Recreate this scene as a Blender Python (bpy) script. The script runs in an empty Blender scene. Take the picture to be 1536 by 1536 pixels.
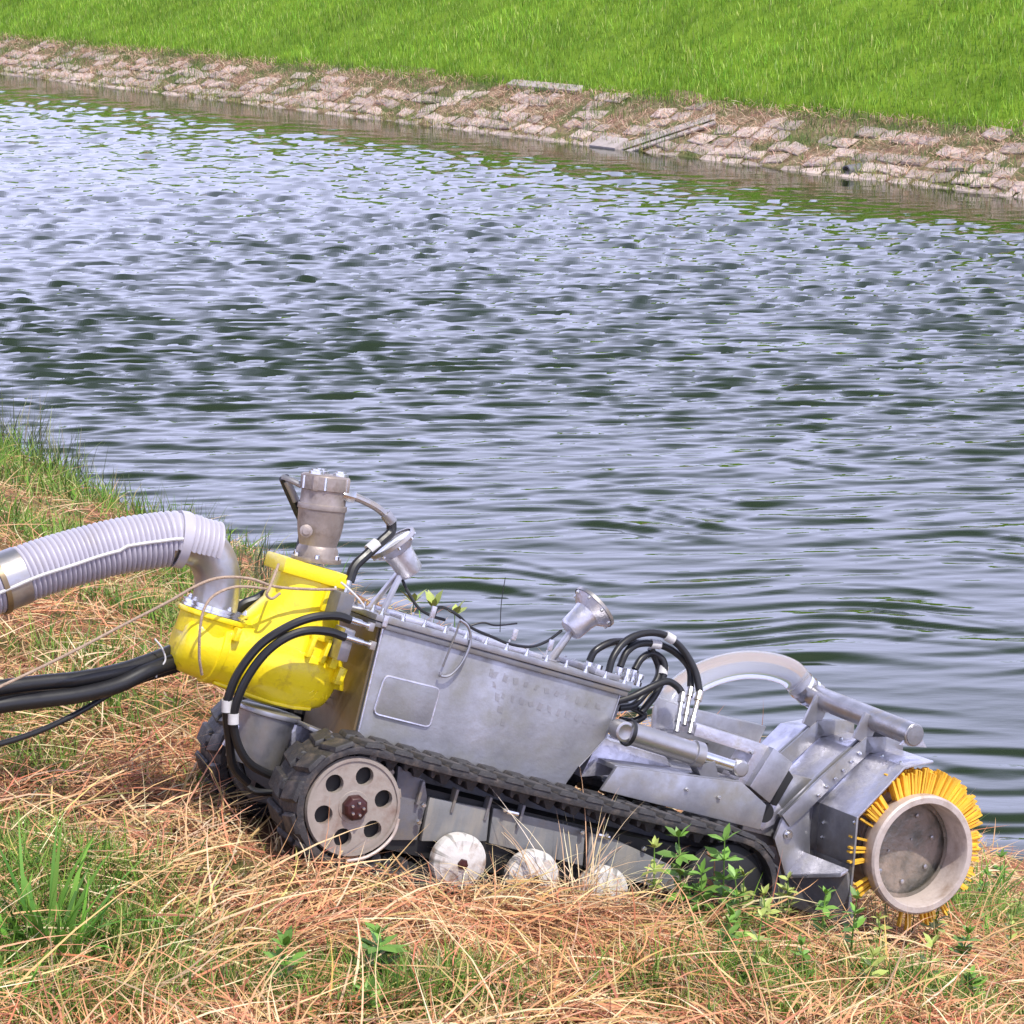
import bpy, bmesh, math, random
import numpy as np
from mathutils import Vector, Matrix, noise as mnoise

# ------------------------------------------------------------------ camera
rng = np.random.default_rng(7)
random.seed(7)
SC = bpy.context.scene
COL = SC.collection
CAM_H = 4.6
PITCH = math.radians(14.5)
cam_d = bpy.data.cameras.new("camera")
cam = bpy.data.objects.new("camera", cam_d)
COL.objects.link(cam)
cam.location = (0, 0, CAM_H)
cam.rotation_euler = (math.pi / 2 - PITCH, 0, 0)
cam_d.sensor_width = 36.0
cam_d.sensor_fit = 'HORIZONTAL'
cam_d.lens = 36.0 * 3450.0 / 1536.0
cam_d.clip_start = 0.1
cam_d.clip_end = 3000
SC.camera = cam

# ------------------------------------------------------------------ world + sun + exposure
SUN_DIR = Vector((0.30, -0.33, 0.90)).normalized()
w = bpy.data.worlds.new("World"); SC.world = w; w.use_nodes = True
nt = w.node_tree; nt.nodes.clear()
wo = nt.nodes.new('ShaderNodeOutputWorld'); bg = nt.nodes.new('ShaderNodeBackground')
sky = nt.nodes.new('ShaderNodeTexSky'); sky.sky_type = 'NISHITA'; sky.sun_disc = False
sky.sun_elevation = math.asin(SUN_DIR.z)
sky.sun_rotation = math.atan2(SUN_DIR.x, SUN_DIR.y)
sky.air_density = 1.0; sky.dust_density = 2.0; sky.ozone_density = 1.5
tc = nt.nodes.new('ShaderNodeTexCoord'); mp = nt.nodes.new('ShaderNodeMapping')
mp.inputs['Scale'].default_value = (1.0, 1.0, 2.6)
nz = nt.nodes.new('ShaderNodeTexNoise'); nz.inputs['Scale'].default_value = 2.2; nz.inputs['Detail'].default_value = 7
nz.inputs['Roughness'].default_value = 0.6
cr_ = nt.nodes.new('ShaderNodeValToRGB')
cr_.color_ramp.elements[0].position = 0.40; cr_.color_ramp.elements[0].color = (0.12, 0.12, 0.12, 1)
cr_.color_ramp.elements[1].position = 0.62; cr_.color_ramp.elements[1].color = (0.95, 0.95, 0.95, 1)
mx = nt.nodes.new('ShaderNodeMix'); mx.data_type = 'RGBA'
mx.inputs['B'].default_value = (14.6, 15.2, 22.6, 1)
nt.links.new(tc.outputs['Generated'], mp.inputs['Vector']); nt.links.new(mp.outputs[0], nz.inputs['Vector'])
nt.links.new(nz.outputs['Fac'], cr_.inputs[0]); sx_ = nt.nodes.new('ShaderNodeSeparateXYZ'); nt.links.new(tc.outputs['Generated'], sx_.inputs[0])
hz = nt.nodes.new('ShaderNodeMapRange'); hz.interpolation_type = 'SMOOTHSTEP'; hz.inputs['From Min'].default_value = 0.22; hz.inputs['From Max'].default_value = 0.82; hz.inputs['To Min'].default_value = 1.0; hz.inputs['To Max'].default_value = 0.0
nt.links.new(sx_.outputs['Z'], hz.inputs['Value'])      # cloud and haze thin out towards the zenith
cl = nt.nodes.new('ShaderNodeMath'); cl.operation = 'MULTIPLY'; nt.links.new(cr_.outputs[0], cl.inputs[0]); nt.links.new(hz.outputs[0], cl.inputs[1])
h2 = nt.nodes.new('ShaderNodeMath'); h2.operation = 'POWER'; nt.links.new(hz.outputs[0], h2.inputs[0]); h2.inputs[1].default_value = 1.15
cm_ = nt.nodes.new('ShaderNodeMath'); cm_.operation = 'MAXIMUM'; cm_.use_clamp = True; nt.links.new(cl.outputs[0], cm_.inputs[0]); nt.links.new(h2.outputs[0], cm_.inputs[1])
nt.links.new(cm_.outputs[0], mx.inputs['Factor'])
nt.links.new(sky.outputs[0], mx.inputs['A']); nt.links.new(mx.outputs['Result'], bg.inputs['Color'])
bg.inputs['Strength'].default_value = 0.10
nt.links.new(bg.outputs[0], wo.inputs['Surface'])

sun_d = bpy.data.lights.new("sun", 'SUN'); sun_d.energy = 4.4; sun_d.angle = math.radians(0.53)
sun_d.color = (1.0, 0.955, 0.88)
sun = bpy.data.objects.new("sun", sun_d); COL.objects.link(sun)
sun.rotation_euler = (-SUN_DIR).to_track_quat('-Z', 'Y').to_euler()
sun.location = (5, -5, 20)
SC.view_settings.view_transform = 'Standard'
SC.view_settings.look = 'None'
SC.view_settings.gamma = 1.0
SC.view_settings.exposure = 0.04
SC.view_settings.use_curve_mapping = False

# ------------------------------------------------------------------ frames and picking
FPX = 3450.0
c_fw = np.array([0, math.cos(PITCH), -math.sin(PITCH)]); c_up = np.array([0, math.sin(PITCH), math.cos(PITCH)]); c_rt = np.array([1.0, 0, 0])
CPOS = np.array([0, 0, CAM_H])
def ray(x, y): return c_fw + c_rt * (x - 768) / FPX + c_up * (768 - y) / FPX
def mframe(psi, th, rho):
    a, t, r = map(math.radians, (psi, th, rho))
    F = np.array([math.cos(a) * math.cos(t), math.sin(a) * math.cos(t), -math.sin(t)])
    L0 = np.array([-math.sin(a), math.cos(a), 0]); U0 = np.cross(F, L0)
    L = L0 * math.cos(r) - U0 * math.sin(r)
    return F, L, np.cross(F, L)
MF, ML, MU = mframe(22, 21, 8)                       # crawler: forward, sideways (away), up
MO = CPOS + ray(533, 1212) * 6.1                     # hub of the near drive sprocket
MM = Matrix(((MF[0], ML[0], MU[0], MO[0]), (MF[1], ML[1], MU[1], MO[1]), (MF[2], ML[2], MU[2], MO[2]), (0, 0, 0, 1)))
def P(x, y, l=0.0):
    """crawler coordinates (f, l, u) of a point measured on the sideways plane l"""
    d = ray(x, y); t = ((MO - CPOS) @ ML + l) / (d @ ML); q = CPOS + d * t - MO
    return (float(q @ MF), float(l), float(q @ MU))
def P2(x, y, l=0.0):
    a = P(x, y, l); return (a[0], a[2])
def dirl(r, u, w_):
    """direction given as right / up / away -> crawler coordinates"""
    v = c_rt * r + c_up * u + c_fw * w_
    return Vector((v @ MF, v @ ML, v @ MU)).normalized()
NB = np.array([0.797, 0.604]); TB = np.array([0.604, -0.797])      # across the river, along the river

# ------------------------------------------------------------------ object helpers
def tag(o, label=None, cat=None, group=None, kind=None):
    if label: o['label'] = label
    if cat: o['category'] = cat
    if group: o['group'] = group
    if kind: o['kind'] = kind
    return o
def link(o, parent=None):
    COL.objects.link(o)
    if parent is not None: o.parent = parent
    return o
def empty(name, label, cat, mat=None, loc=None, group=None):
    o = bpy.data.objects.new(name, None); o.empty_display_size = 0.1; COL.objects.link(o)
    if mat is not None: o.matrix_world = mat
    if loc is not None: o.location = loc
    return tag(o, label, cat, group)

class MB:
    def __init__(s): s.v = []; s.f = []
    def add(s, vs, fs):
        b = len(s.v); s.v += [tuple(x) for x in vs]; s.f += [tuple(i + b for i in q) for q in fs]; return s
    def box(s, f0, f1, l0, l1, u0, u1):
        return s.prism([(f0, u0), (f1, u0), (f1, u1), (f0, u1)], l0, l1)
    def prism(s, pts, l0, l1):
        n = len(pts)
        ar = sum(pts[i][0] * pts[(i + 1) % n][1] - pts[(i + 1) % n][0] * pts[i][1] for i in range(n))
        if ar < 0: pts = pts[::-1]
        vs = [(p[0], l0, p[1]) for p in pts] + [(p[0], l1, p[1]) for p in pts]
        fs = [tuple(range(n)), tuple(range(2 * n - 1, n - 1, -1))]
        for i in range(n):
            j = (i + 1) % n; fs.append((i, n + i, n + j, j))
        return s.add(vs, fs)
    def hexa(s, a, b):     # two quads (4 pts each), a -> b
        vs = list(a) + list(b)
        return s.add(vs, [(0, 1, 2, 3), (7, 6, 5, 4), (0, 4, 5, 1), (1, 5, 6, 2), (2, 6, 7, 3), (3, 7, 4, 0)])
    def obox(s, c, ax, ay, az):   # centre and three half-axis vectors
        c = Vector(c); ax = Vector(ax); ay = Vector(ay); az = Vector(az)
        return s.hexa([c - ax - ay - az, c + ax - ay - az, c + ax + ay - az, c - ax + ay - az],
                      [c - ax - ay + az, c + ax - ay + az, c + ax + ay + az, c - ax + ay + az])
    def lathe(s, p0, ax, prof, n=24, cap=True, a0=0.0, a1=2 * math.pi):
        p0 = Vector(p0); ax = Vector(ax).normalized()
        t = Vector((0, 0, 1)) if abs(ax.z) < 0.9 else Vector((1, 0, 0))
        e1 = ax.cross(t).normalized(); e2 = ax.cross(e1)
        full = abs(a1 - a0 - 2 * math.pi) < 1e-6
        m = n if full else n + 1
        vs = []
        for (h, r) in prof:
            for i in range(m):
                a = a0 + (a1 - a0) * i / n
                vs.append(p0 + ax * h + (e1 * math.cos(a) + e2 * math.sin(a)) * r)
        fs = []
        k = len(prof)
        for j in range(k - 1):
            for i in range(n):
                i2 = (i + 1) % m
                fs.append((j * m + i, j * m + i2, (j + 1) * m + i2, (j + 1) * m + i))
        if cap and full:
            if prof[0][1] > 1e-5: fs.append(tuple(range(m - 1, -1, -1)))
            if prof[-1][1] > 1e-5: fs.append(tuple((k - 1) * m + i for i in range(m)))
        return s.add(vs, fs)
    def cyl(s, a, b, r, r2=None, n=16):
        a = Vector(a); b = Vector(b); d = b - a
        return s.lathe(a, d, [(0, r), (d.length, r if r2 is None else r2)], n)
    def tube(s, pts, r, n=10, cap=True):
        pts = [Vector(p) for p in pts]; m = len(pts)
        rs = r if hasattr(r, '__len__') else [r] * m
        vs = []; e = None
        for i, p in enumerate(pts):
            t = (pts[min(i + 1, m - 1)] - pts[max(i - 1, 0)]).normalized()
            if e is None: e = t.orthogonal().normalized()
            else: e = (e - t * e.dot(t)).normalized()
            g = t.cross(e)
            for k in range(n):
                a = 2 * math.pi * k / n; vs.append(p + (e * math.cos(a) + g * math.sin(a)) * rs[i])
        fs = []
        for i in range(m - 1):
            for k in range(n):
                k2 = (k + 1) % n; fs.append((i * n + k, i * n + k2, (i + 1) * n + k2, (i + 1) * n + k))
        if cap: fs += [tuple(range(n - 1, -1, -1)), tuple((m - 1) * n + k for k in range(n))]
        return s.add(vs, fs)
    def bolt(s, c, ax, r=0.006, h=0.006): return s.lathe(c, ax, [(0, r), (h, r), (h * 1.2, r * 0.7)], 6)
    def mesh(s, name, mt, bevel=0.0, ang=35):
        me = bpy.data.meshes.new(name); me.from_pydata(s.v, [], s.f)
        bm = bmesh.new(); bm.from_mesh(me)
        bmesh.ops.recalc_face_normals(bm, faces=bm.faces)
        if bevel > 0:
            es = [e for e in bm.edges if len(e.link_faces) == 2 and e.calc_face_angle(0) > math.radians(30)]
            bmesh.ops.bevel(bm, geom=es, offset=bevel, segments=2, profile=0.6, affect='EDGES', clamp_overlap=True)
        bm.to_mesh(me); bm.free()
        if mt: me.materials.append(mt)
        me.shade_smooth(); me.set_sharp_from_angle(angle=math.radians(ang))
        return me
    def build(s, name, mt, parent=None, bevel=0.0, ang=35, mat=None, kind=None, label=None):
        o = bpy.data.objects.new(name, s.mesh(name, mt, bevel, ang)); link(o, parent)
        if parent is None and mat is not None: o.matrix_world = mat
        if kind: o['kind'] = kind
        if label: o['label'] = label
        return o

def spline(pts, per=6):
    pts = [Vector(p) for p in pts]; out = []
    q = [pts[0] * 2 - pts[1]] + pts + [pts[-1] * 2 - pts[-2]]
    for i in range(1, len(q) - 2):
        a, b, c, d = q[i - 1:i + 3]
        for k in range(per):
            t = k / per
            out.append(0.5 * ((2 * b) + (c - a) * t + (2 * a - 5 * b + 4 * c - d) * t * t + (3 * b - 3 * c + d - a) * t ** 3))
    out.append(pts[-1]); return out
def resample(pts, step):
    pts = [Vector(p) for p in pts]; out = [pts[0]]; acc = 0
    for a, b in zip(pts, pts[1:]):
        L_ = (b - a).length; t = step - acc
        while t <= L_:
            out.append(a + (b - a) * (t / L_)); t += step
        acc = (acc + L_) % step if False else L_ - (t - step)
    return out

# ------------------------------------------------------------------ materials
def mat(name, col, rough=0.5, metal=0.0, var=0.0, vscale=8.0, bump=0.0, bscale=60.0, dirt=None, dirt_amt=0.0, dscale=5.0, streak=None, coat=0.0, spec=None):
    m = bpy.data.materials.new(name); m.use_nodes = True; t = m.node_tree; N = t.nodes; Lk = t.links
    b = N['Principled BSDF']; b.inputs['Base Color'].default_value = (*col, 1)
    b.inputs['Roughness'].default_value = rough; b.inputs['Metallic'].default_value = metal
    if coat: b.inputs['Coat Weight'].default_value = coat; b.inputs['Coat Roughness'].default_value = 0.15
    if spec is not None: b.inputs['Specular IOR Level'].default_value = spec
    co = N.new('ShaderNodeTexCoord'); last = None
    def nse(sc, det=5, vec=None):
        n_ = N.new('ShaderNodeTexNoise'); n_.inputs['Scale'].default_value = sc; n_.inputs['Detail'].default_value = det
        n_.inputs['Roughness'].default_value = 0.62
        Lk.new(vec if vec else co.outputs['Object'], n_.inputs['Vector']); return n_
    if var > 0:
        a = nse(vscale); hs = N.new('ShaderNodeHueSaturation')
        mr = N.new('ShaderNodeMapRange'); mr.inputs['From Min'].default_value = 0.3; mr.inputs['From Max'].default_value = 0.7
        mr.inputs['To Min'].default_value = 1 - var; mr.inputs['To Max'].default_value = 1 + var
        Lk.new(a.outputs['Fac'], mr.inputs['Value']); Lk.new(mr.outputs[0], hs.inputs['Value'])
        hs.inputs['Color'].default_value = (*col, 1); last = hs.outputs['Color']
        rr = N.new('ShaderNodeMapRange'); rr.inputs['From Min'].default_value = 0.3; rr.inputs['From Max'].default_value = 0.7
        rr.inputs['To Min'].default_value = min(1, rough * 1.3); rr.inputs['To Max'].default_value = rough * 0.75
        Lk.new(a.outputs['Fac'], rr.inputs['Value']); Lk.new(rr.outputs[0], b.inputs['Roughness'])
    if dirt:
        v = None
        if streak:
            mpn = N.new('ShaderNodeMapping'); mpn.inputs['Scale'].default_value = streak; Lk.new(co.outputs['Object'], mpn.inputs[0]); v = mpn.outputs[0]
        d = nse(dscale, 8, v); cr = N.new('ShaderNodeValToRGB')
        cr.color_ramp.elements[0].position = 0.60 - 0.35 * dirt_amt; cr.color_ramp.elements[1].position = 0.82 - 0.3 * dirt_amt
        mxx = N.new('ShaderNodeMix'); mxx.data_type = 'RGBA'; mxx.inputs['A'].default_value = (*col, 1); mxx.inputs['B'].default_value = (*dirt, 1)
        if last: Lk.new(last, mxx.inputs['A'])
        Lk.new(d.outputs['Fac'], cr.inputs[0]); Lk.new(cr.outputs[0], mxx.inputs['Factor']); last = mxx.outputs['Result']
        if metal > 0:
            mm = N.new('ShaderNodeMath'); mm.operation = 'MULTIPLY_ADD'; mm.inputs[1].default_value = -metal * 0.8; mm.inputs[2].default_value = metal
            Lk.new(cr.outputs[0], mm.inputs[0]); Lk.new(mm.outputs[0], b.inputs['Metallic'])
    if last: Lk.new(last, b.inputs['Base Color'])
    if bump > 0:
        bn = nse(bscale, 6); bp = N.new('ShaderNodeBump'); bp.inputs['Strength'].default_value = bump; bp.inputs['Distance'].default_value = 0.01
        Lk.new(bn.outputs['Fac'], bp.inputs['Height']); Lk.new(bp.outputs[0], b.inputs['Normal'])
    return m
M = {}
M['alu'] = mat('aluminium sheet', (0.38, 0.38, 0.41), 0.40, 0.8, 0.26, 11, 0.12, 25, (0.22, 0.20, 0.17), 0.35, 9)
M['alu_tank'] = mat('scuffed tank sheet', (0.36, 0.36, 0.385), 0.44, 0.7, 0.22, 9, 0.20, 22, (0.21, 0.205, 0.18), 0.5, 7)
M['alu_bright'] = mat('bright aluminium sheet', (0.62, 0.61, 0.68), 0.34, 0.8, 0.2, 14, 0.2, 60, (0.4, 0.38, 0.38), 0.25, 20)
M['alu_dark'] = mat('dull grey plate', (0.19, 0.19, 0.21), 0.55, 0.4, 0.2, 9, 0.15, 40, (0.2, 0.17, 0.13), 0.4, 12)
M['beam'] = mat('dusty side plate', (0.20, 0.205, 0.21), 0.65, 0.25, 0.15, 9, 0.1, 40, (0.30, 0.27, 0.22), 0.35, 14, (1, 1, 0.2))
M['galv'] = mat('galvanised pipe', (0.44, 0.43, 0.44), 0.36, 0.85, 0.18, 12, 0.05, 40, (0.32, 0.25, 0.16), 0.25, 10)
M['chrome'] = mat('plated fitting', (0.72, 0.72, 0.74), 0.2, 0.95, 0.1, 40)
M['brown'] = mat('stained rear sheet', (0.22, 0.17, 0.11), 0.42, 0.55, 0.25, 6, 0.05, 20, (0.20, 0.12, 0.04), 0.45, 5)
M['motor'] = mat('dusty motor casting', (0.36, 0.305, 0.275), 0.48, 0.55, 0.2, 16, 0.15, 60, (0.16, 0.12, 0.10), 0.3, 20)
M['yellow'] = mat('yellow enamel', (0.95, 0.755, 0.012), 0.36, 0.0, 0.05, 6, 0.22, 26, (0.52, 0.36, 0.03), 0.14, 26, coat=0.4)
M['rubber'] = mat('black hose rubber', (0.013, 0.013, 0.015), 0.42, 0.0, 0.2, 20)
M['track'] = mat('dusty track rubber', (0.035, 0.033, 0.036), 0.55, 0.0, 0.3, 14, 0.4, 50, (0.15, 0.12, 0.10), 0.30, 20)
M['black'] = mat('black frame paint and shade', (0.012, 0.012, 0.013), 0.6)  # frame paint that also stands in for shade in holes and gaps
M['sprocket'] = mat('dusty sprocket steel', (0.36, 0.315, 0.28), 0.6, 0.25, 0.15, 12, 0.12, 50, (0.22, 0.15, 0.12), 0.3, 14)
M['hub'] = mat('oxide red hub', (0.055, 0.016, 0.015), 0.35, 0.2, 0.3, 30)
def wheel_mat():
    m = mat('pale road wheel', (0.62, 0.60, 0.58), 0.6, 0, 0.12, 25, 0.2, 60); t = m.node_tree; N = t.nodes; Lk = t.links; b = N['Principled BSDF']
    src = b.inputs['Base Color'].links[0].from_socket
    co = N.new('ShaderNodeTexCoord'); sx = N.new('ShaderNodeSeparateXYZ'); Lk.new(co.outputs['Object'], sx.inputs[0])
    at = N.new('ShaderNodeMath'); at.operation = 'ARCTAN2'; Lk.new(sx.outputs['X'], at.inputs[0]); Lk.new(sx.outputs['Z'], at.inputs[1])
    oi = N.new('ShaderNodeObjectInfo'); cb = N.new('ShaderNodeCombineXYZ'); Lk.new(at.outputs[0], cb.inputs['X']); Lk.new(sx.outputs['Z'], cb.inputs['Y']); Lk.new(oi.outputs['Random'], cb.inputs['Z'])
    mp = N.new('ShaderNodeMapping'); mp.inputs['Scale'].default_value = (4.5, 9, 20); Lk.new(cb.outputs[0], mp.inputs[0])
    n_ = N.new('ShaderNodeTexNoise'); n_.inputs['Scale'].default_value = 1.0; n_.inputs['Detail'].default_value = 6; n_.inputs['Roughness'].default_value = 0.7; Lk.new(mp.outputs[0], n_.inputs['Vector'])
    cr = N.new('ShaderNodeValToRGB'); cr.color_ramp.elements[0].position = 0.50; cr.color_ramp.elements[1].position = 0.585; Lk.new(n_.outputs['Fac'], cr.inputs[0])
    n2 = N.new('ShaderNodeTexNoise'); n2.inputs['Scale'].default_value = 22; n2.inputs['Detail'].default_value = 6; Lk.new(co.outputs['Object'], n2.inputs['Vector'])
    c2 = N.new('ShaderNodeValToRGB'); c2.color_ramp.elements[0].position = 0.5; c2.color_ramp.elements[1].position = 0.68; Lk.new(n2.outputs['Fac'], c2.inputs[0])
    m1 = N.new('ShaderNodeMix'); m1.data_type = 'RGBA'; m1.inputs['B'].default_value = (0.26, 0.25, 0.23, 1); r2_ = N.new('ShaderNodeVectorMath'); r2_.operation = 'LENGTH'; Lk.new(co.outputs['Object'], r2_.inputs[0])
    rm = N.new('ShaderNodeMapRange'); rm.inputs['From Min'].default_value = 0.030; rm.inputs['From Max'].default_value = 0.065; Lk.new(r2_.outputs['Value'], rm.inputs['Value'])
    mu = N.new('ShaderNodeMath'); mu.operation = 'MULTIPLY'; Lk.new(cr.outputs[0], mu.inputs[0]); Lk.new(rm.outputs[0], mu.inputs[1]); Lk.new(mu.outputs[0], m1.inputs['Factor']); Lk.new(src, m1.inputs['A'])
    m2 = N.new('ShaderNodeMix'); m2.data_type = 'RGBA'; m2.inputs['B'].default_value = (0.33, 0.24, 0.18, 1); Lk.new(c2.outputs[0], m2.inputs['Factor']); Lk.new(m1.outputs['Result'], m2.inputs['A'])
    Lk.new(m2.outputs['Result'], b.inputs['Base Color']); return m
M['wheel'] = wheel_mat()
M['bristle'] = mat('amber bristle', (0.95, 0.55, 0.055), 0.45, 0, 0.15, 30)
M['ring'] = mat('dusty drum rim', (0.56, 0.48, 0.44), 0.55, 0.25, 0.15, 14, 0.15, 50, (0.30, 0.22, 0.17), 0.3, 12)
M['drum'] = mat('muddy drum plate', (0.21, 0.20, 0.17), 0.36, 0.7, 0.35, 12, 0.5, 30, (0.33, 0.26, 0.21), 0.55, 11)
M['ribbed'] = mat('ribbed lavender grey hose', (0.46, 0.44, 0.51), 0.34, 0.0, 0.05, 8, 0, 10, (0.4, 0.36, 0.33), 0.15, 6)
M['white'] = mat('white tape', (0.58, 0.57, 0.57), 0.5, 0, 0.15, 30)
M['rope'] = mat('beige rope', (0.42, 0.31, 0.23), 0.9, 0, 0.2, 60, 0.6, 200)
M['dull_yellow'] = mat('worn yellow tape', (0.55, 0.40, 0.02), 0.5)
mch = mat('clear reinforced hose', (0.80, 0.80, 0.86), 0.14); M['clear'] = mch
mch.node_tree.nodes['Principled BSDF'].inputs['Transmission Weight'].default_value = 0.76
mch.node_tree.nodes['Principled BSDF'].inputs['IOR'].default_value = 1.25
mgl = mat('lamp glass', (0.75, 0.75, 0.82), 0.12, 0.3); M['glass'] = mgl

def blade_mat(name, rough=0.6, trans=0.25, spec=0.3):
    m = bpy.data.materials.new(name); m.use_nodes = True; t = m.node_tree; N = t.nodes; Lk = t.links
    b = N['Principled BSDF']; a = N.new('ShaderNodeAttribute'); a.attribute_name = 'tint'
    Lk.new(a.outputs['Color'], b.inputs['Base Color']); b.inputs['Roughness'].default_value = rough
    b.inputs['Specular IOR Level'].default_value = spec
    tr = N.new('ShaderNodeBsdfTranslucent'); Lk.new(a.outputs['Color'], tr.inputs['Color'])
    mxs = N.new('ShaderNodeMixShader'); mxs.inputs[0].default_value = trans
    Lk.new(b.outputs[0], mxs.inputs[1]); Lk.new(tr.outputs[0], mxs.inputs[2]); Lk.new(mxs.outputs[0], N['Material Output'].inputs['Surface'])
    return m
M['grass'] = blade_mat('living grass'); M['straw'] = blade_mat('dry straw', 0.7, 0.12, 0.2)

def ground_mat(name, cols, scales, bump=0.6, bscale=40):
    m = bpy.data.materials.new(name); m.use_nodes = True; t = m.node_tree; N = t.nodes; Lk = t.links
    b = N['Principled BSDF']; b.inputs['Roughness'].default_value = 0.9; b.inputs['Specular IOR Level'].default_value = 0.15
    co = N.new('ShaderNodeTexCoord'); last = None
    for i, (c, sc) in enumerate(zip(cols[1:], scales)):
        n_ = N.new('ShaderNodeTexNoise'); n_.inputs['Scale'].default_value = sc; n_.inputs['Detail'].default_value = 8
        Lk.new(co.outputs['Object'], n_.inputs['Vector'])
        cr = N.new('ShaderNodeValToRGB'); cr.color_ramp.elements[0].position = 0.42; cr.color_ramp.elements[1].position = 0.6
        mxx = N.new('ShaderNodeMix'); mxx.data_type = 'RGBA'; mxx.inputs['A'].default_value = (*cols[0], 1); mxx.inputs['B'].default_value = (*c, 1)
        if last: Lk.new(last, mxx.inputs['A'])
        Lk.new(n_.outputs['Fac'], cr.inputs[0]); Lk.new(cr.outputs[0], mxx.inputs['Factor']); last = mxx.outputs['Result']
    Lk.new(last, b.inputs['Base Color'])
    bn = N.new('ShaderNodeTexNoise'); bn.inputs['Scale'].default_value = bscale; bn.inputs['Detail'].default_value = 8
    Lk.new(co.outputs['Object'], bn.inputs['Vector'])
    bp = N.new('ShaderNodeBump'); bp.inputs['Strength'].default_value = bump; bp.inputs['Distance'].default_value = 0.03
    Lk.new(bn.outputs['Fac'], bp.inputs['Height']); Lk.new(bp.outputs[0], b.inputs['Normal'])
    return m
M['soil'] = ground_mat('dry soil and litter', [(0.17, 0.075, 0.045), (0.27, 0.14, 0.08), (0.11, 0.11, 0.035)], [9, 2.2])
M['far_soil'] = ground_mat('far bank turf', [(0.10, 0.18, 0.012), (0.15, 0.25, 0.018)], [1.2], 0.5, 12)
M['bank_soil'] = ground_mat('stony bank soil', [(0.22, 0.14, 0.095), (0.34, 0.25, 0.17), (0.12, 0.14, 0.05)], [5, 1.1], 0.8, 14)
M['stone'] = mat('pitching stone', (0.42, 0.36, 0.32), 0.85, 0, 0.3, 2.5, 0.5, 18, (0.22, 0.20, 0.10), 0.3, 3)
M['concrete'] = mat('pale concrete', (0.46, 0.40, 0.38), 0.85, 0, 0.15, 4, 0.3, 20, (0.25, 0.22, 0.18), 0.3, 4)

def water_mat(bs=0.3, bd=0.012, sc=7.0):
    m = bpy.data.materials.new('river water'); m.use_nodes = True; t = m.node_tree; N = t.nodes; Lk = t.links
    b = N['Principled BSDF']; b.inputs['Base Color'].default_value = (0.018, 0.029, 0.008, 1); b.inputs['Roughness'].default_value = 0.03
    b.inputs['IOR'].default_value = 1.68
    co = N.new('ShaderNodeTexCoord'); mpn = N.new('ShaderNodeMapping'); mpn.inputs['Scale'].default_value = (0.36, 1.0, 1.0); mpn.inputs['Rotation'].default_value = (0, 0, 0.2)
    n1 = N.new('ShaderNodeTexNoise'); n1.inputs['Scale'].default_value = sc; n1.inputs['Detail'].default_value = 3; n1.inputs['Roughness'].default_value = 0.5
    bp = N.new('ShaderNodeBump'); bp.inputs['Strength'].default_value = bs; bp.inputs['Distance'].default_value = bd
    Lk.new(co.outputs['Object'], mpn.inputs[0]); Lk.new(mpn.outputs[0], n1.inputs['Vector']); Lk.new(n1.outputs['Fac'], bp.inputs['Height']); Lk.new(bp.outputs[0], b.inputs['Normal'])
    return m
M['water'] = water_mat(); M['water_reach'] = water_mat(1.0, 0.09, 2.6)

# ------------------------------------------------------------------ terrain
_s = np.linspace(-30, 14, 881)
_z = np.interp(_s, [-30, -12, -6, -3, 0, 1.5, 3.06, 3.6, 4.2, 4.65, 5.3, 8.4, 10, 14], [4.2, 4.1, 3.8, 3.42, 2.85, 2.52, 2.12, 1.99, 1.815, 1.64, 1.40, 0.0, -0.75, -1.6])
_k = np.hanning(21); _k /= _k.sum(); _z = np.convolve(np.pad(_z, 10, 'edge'), _k, 'valid')
def wob(X, Y):
    return (0.020 * np.sin(2.1 * X + 1.3 * Y) + 0.016 * np.sin(-3.7 * X + 2.9 * Y + 1) + 0.010 * np.sin(8.3 * X + 5.1 * Y + 2)
            + 0.010 * np.sin(-9.1 * X + 11.7 * Y) + 0.006 * np.sin(21 * X - 17 * Y) + 0.004 * np.sin(33 * X + 29 * Y))
def zt(X, Y):
    X = np.asarray(X, float); Y = np.asarray(Y, float)
    s = X * NB[0] + Y * NB[1]; t = X * TB[0] + Y * TB[1]
    s2 = s + 0.12 * np.sin(t * 1.1) * np.clip((s - 5.5) / 2, 0, 1)
    z = np.interp(s2, _s, _z) + wob(X, Y)
    # machine footprint: rutted down to the belly plane
    dx = X - MO[0]; dy = Y - MO[1]
    h = np.array([MF[0], MF[1]]); h /= np.linalg.norm(h); f = dx * h[0] + dy * h[1]; l = -dx * h[1] + dy * h[0]
    inside = np.clip((f + 0.32) / 0.10, 0, 1) * np.clip((1.62 - f) / 0.15, 0, 1) * np.clip((l + 0.06) / 0.07, 0, 1) * np.clip((0.95 - l) / 0.15, 0, 1)
    zp = MO[2] + (-0.185 - (dx * MU[0] + dy * MU[1])) / MU[2]
    return np.where(zp < z, z * (1 - inside) + zp * inside, z)
def gp(x, y):
    """point of the near bank seen at a picture position"""
    d = ray(x, y); lo, hi = 2.0, 2.0
    while hi < 60:
        q = CPOS + d * hi
        if q[2] < max(float(zt(q[0], q[1])), 0.0): break
        lo = hi; hi += 0.1
    for _ in range(20):
        mid = (lo + hi) / 2; q = CPOS + d * mid
        if q[2] < max(float(zt(q[0], q[1])), 0.0): hi = mid
        else: lo = mid
    q = CPOS + d * hi; return q

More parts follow.
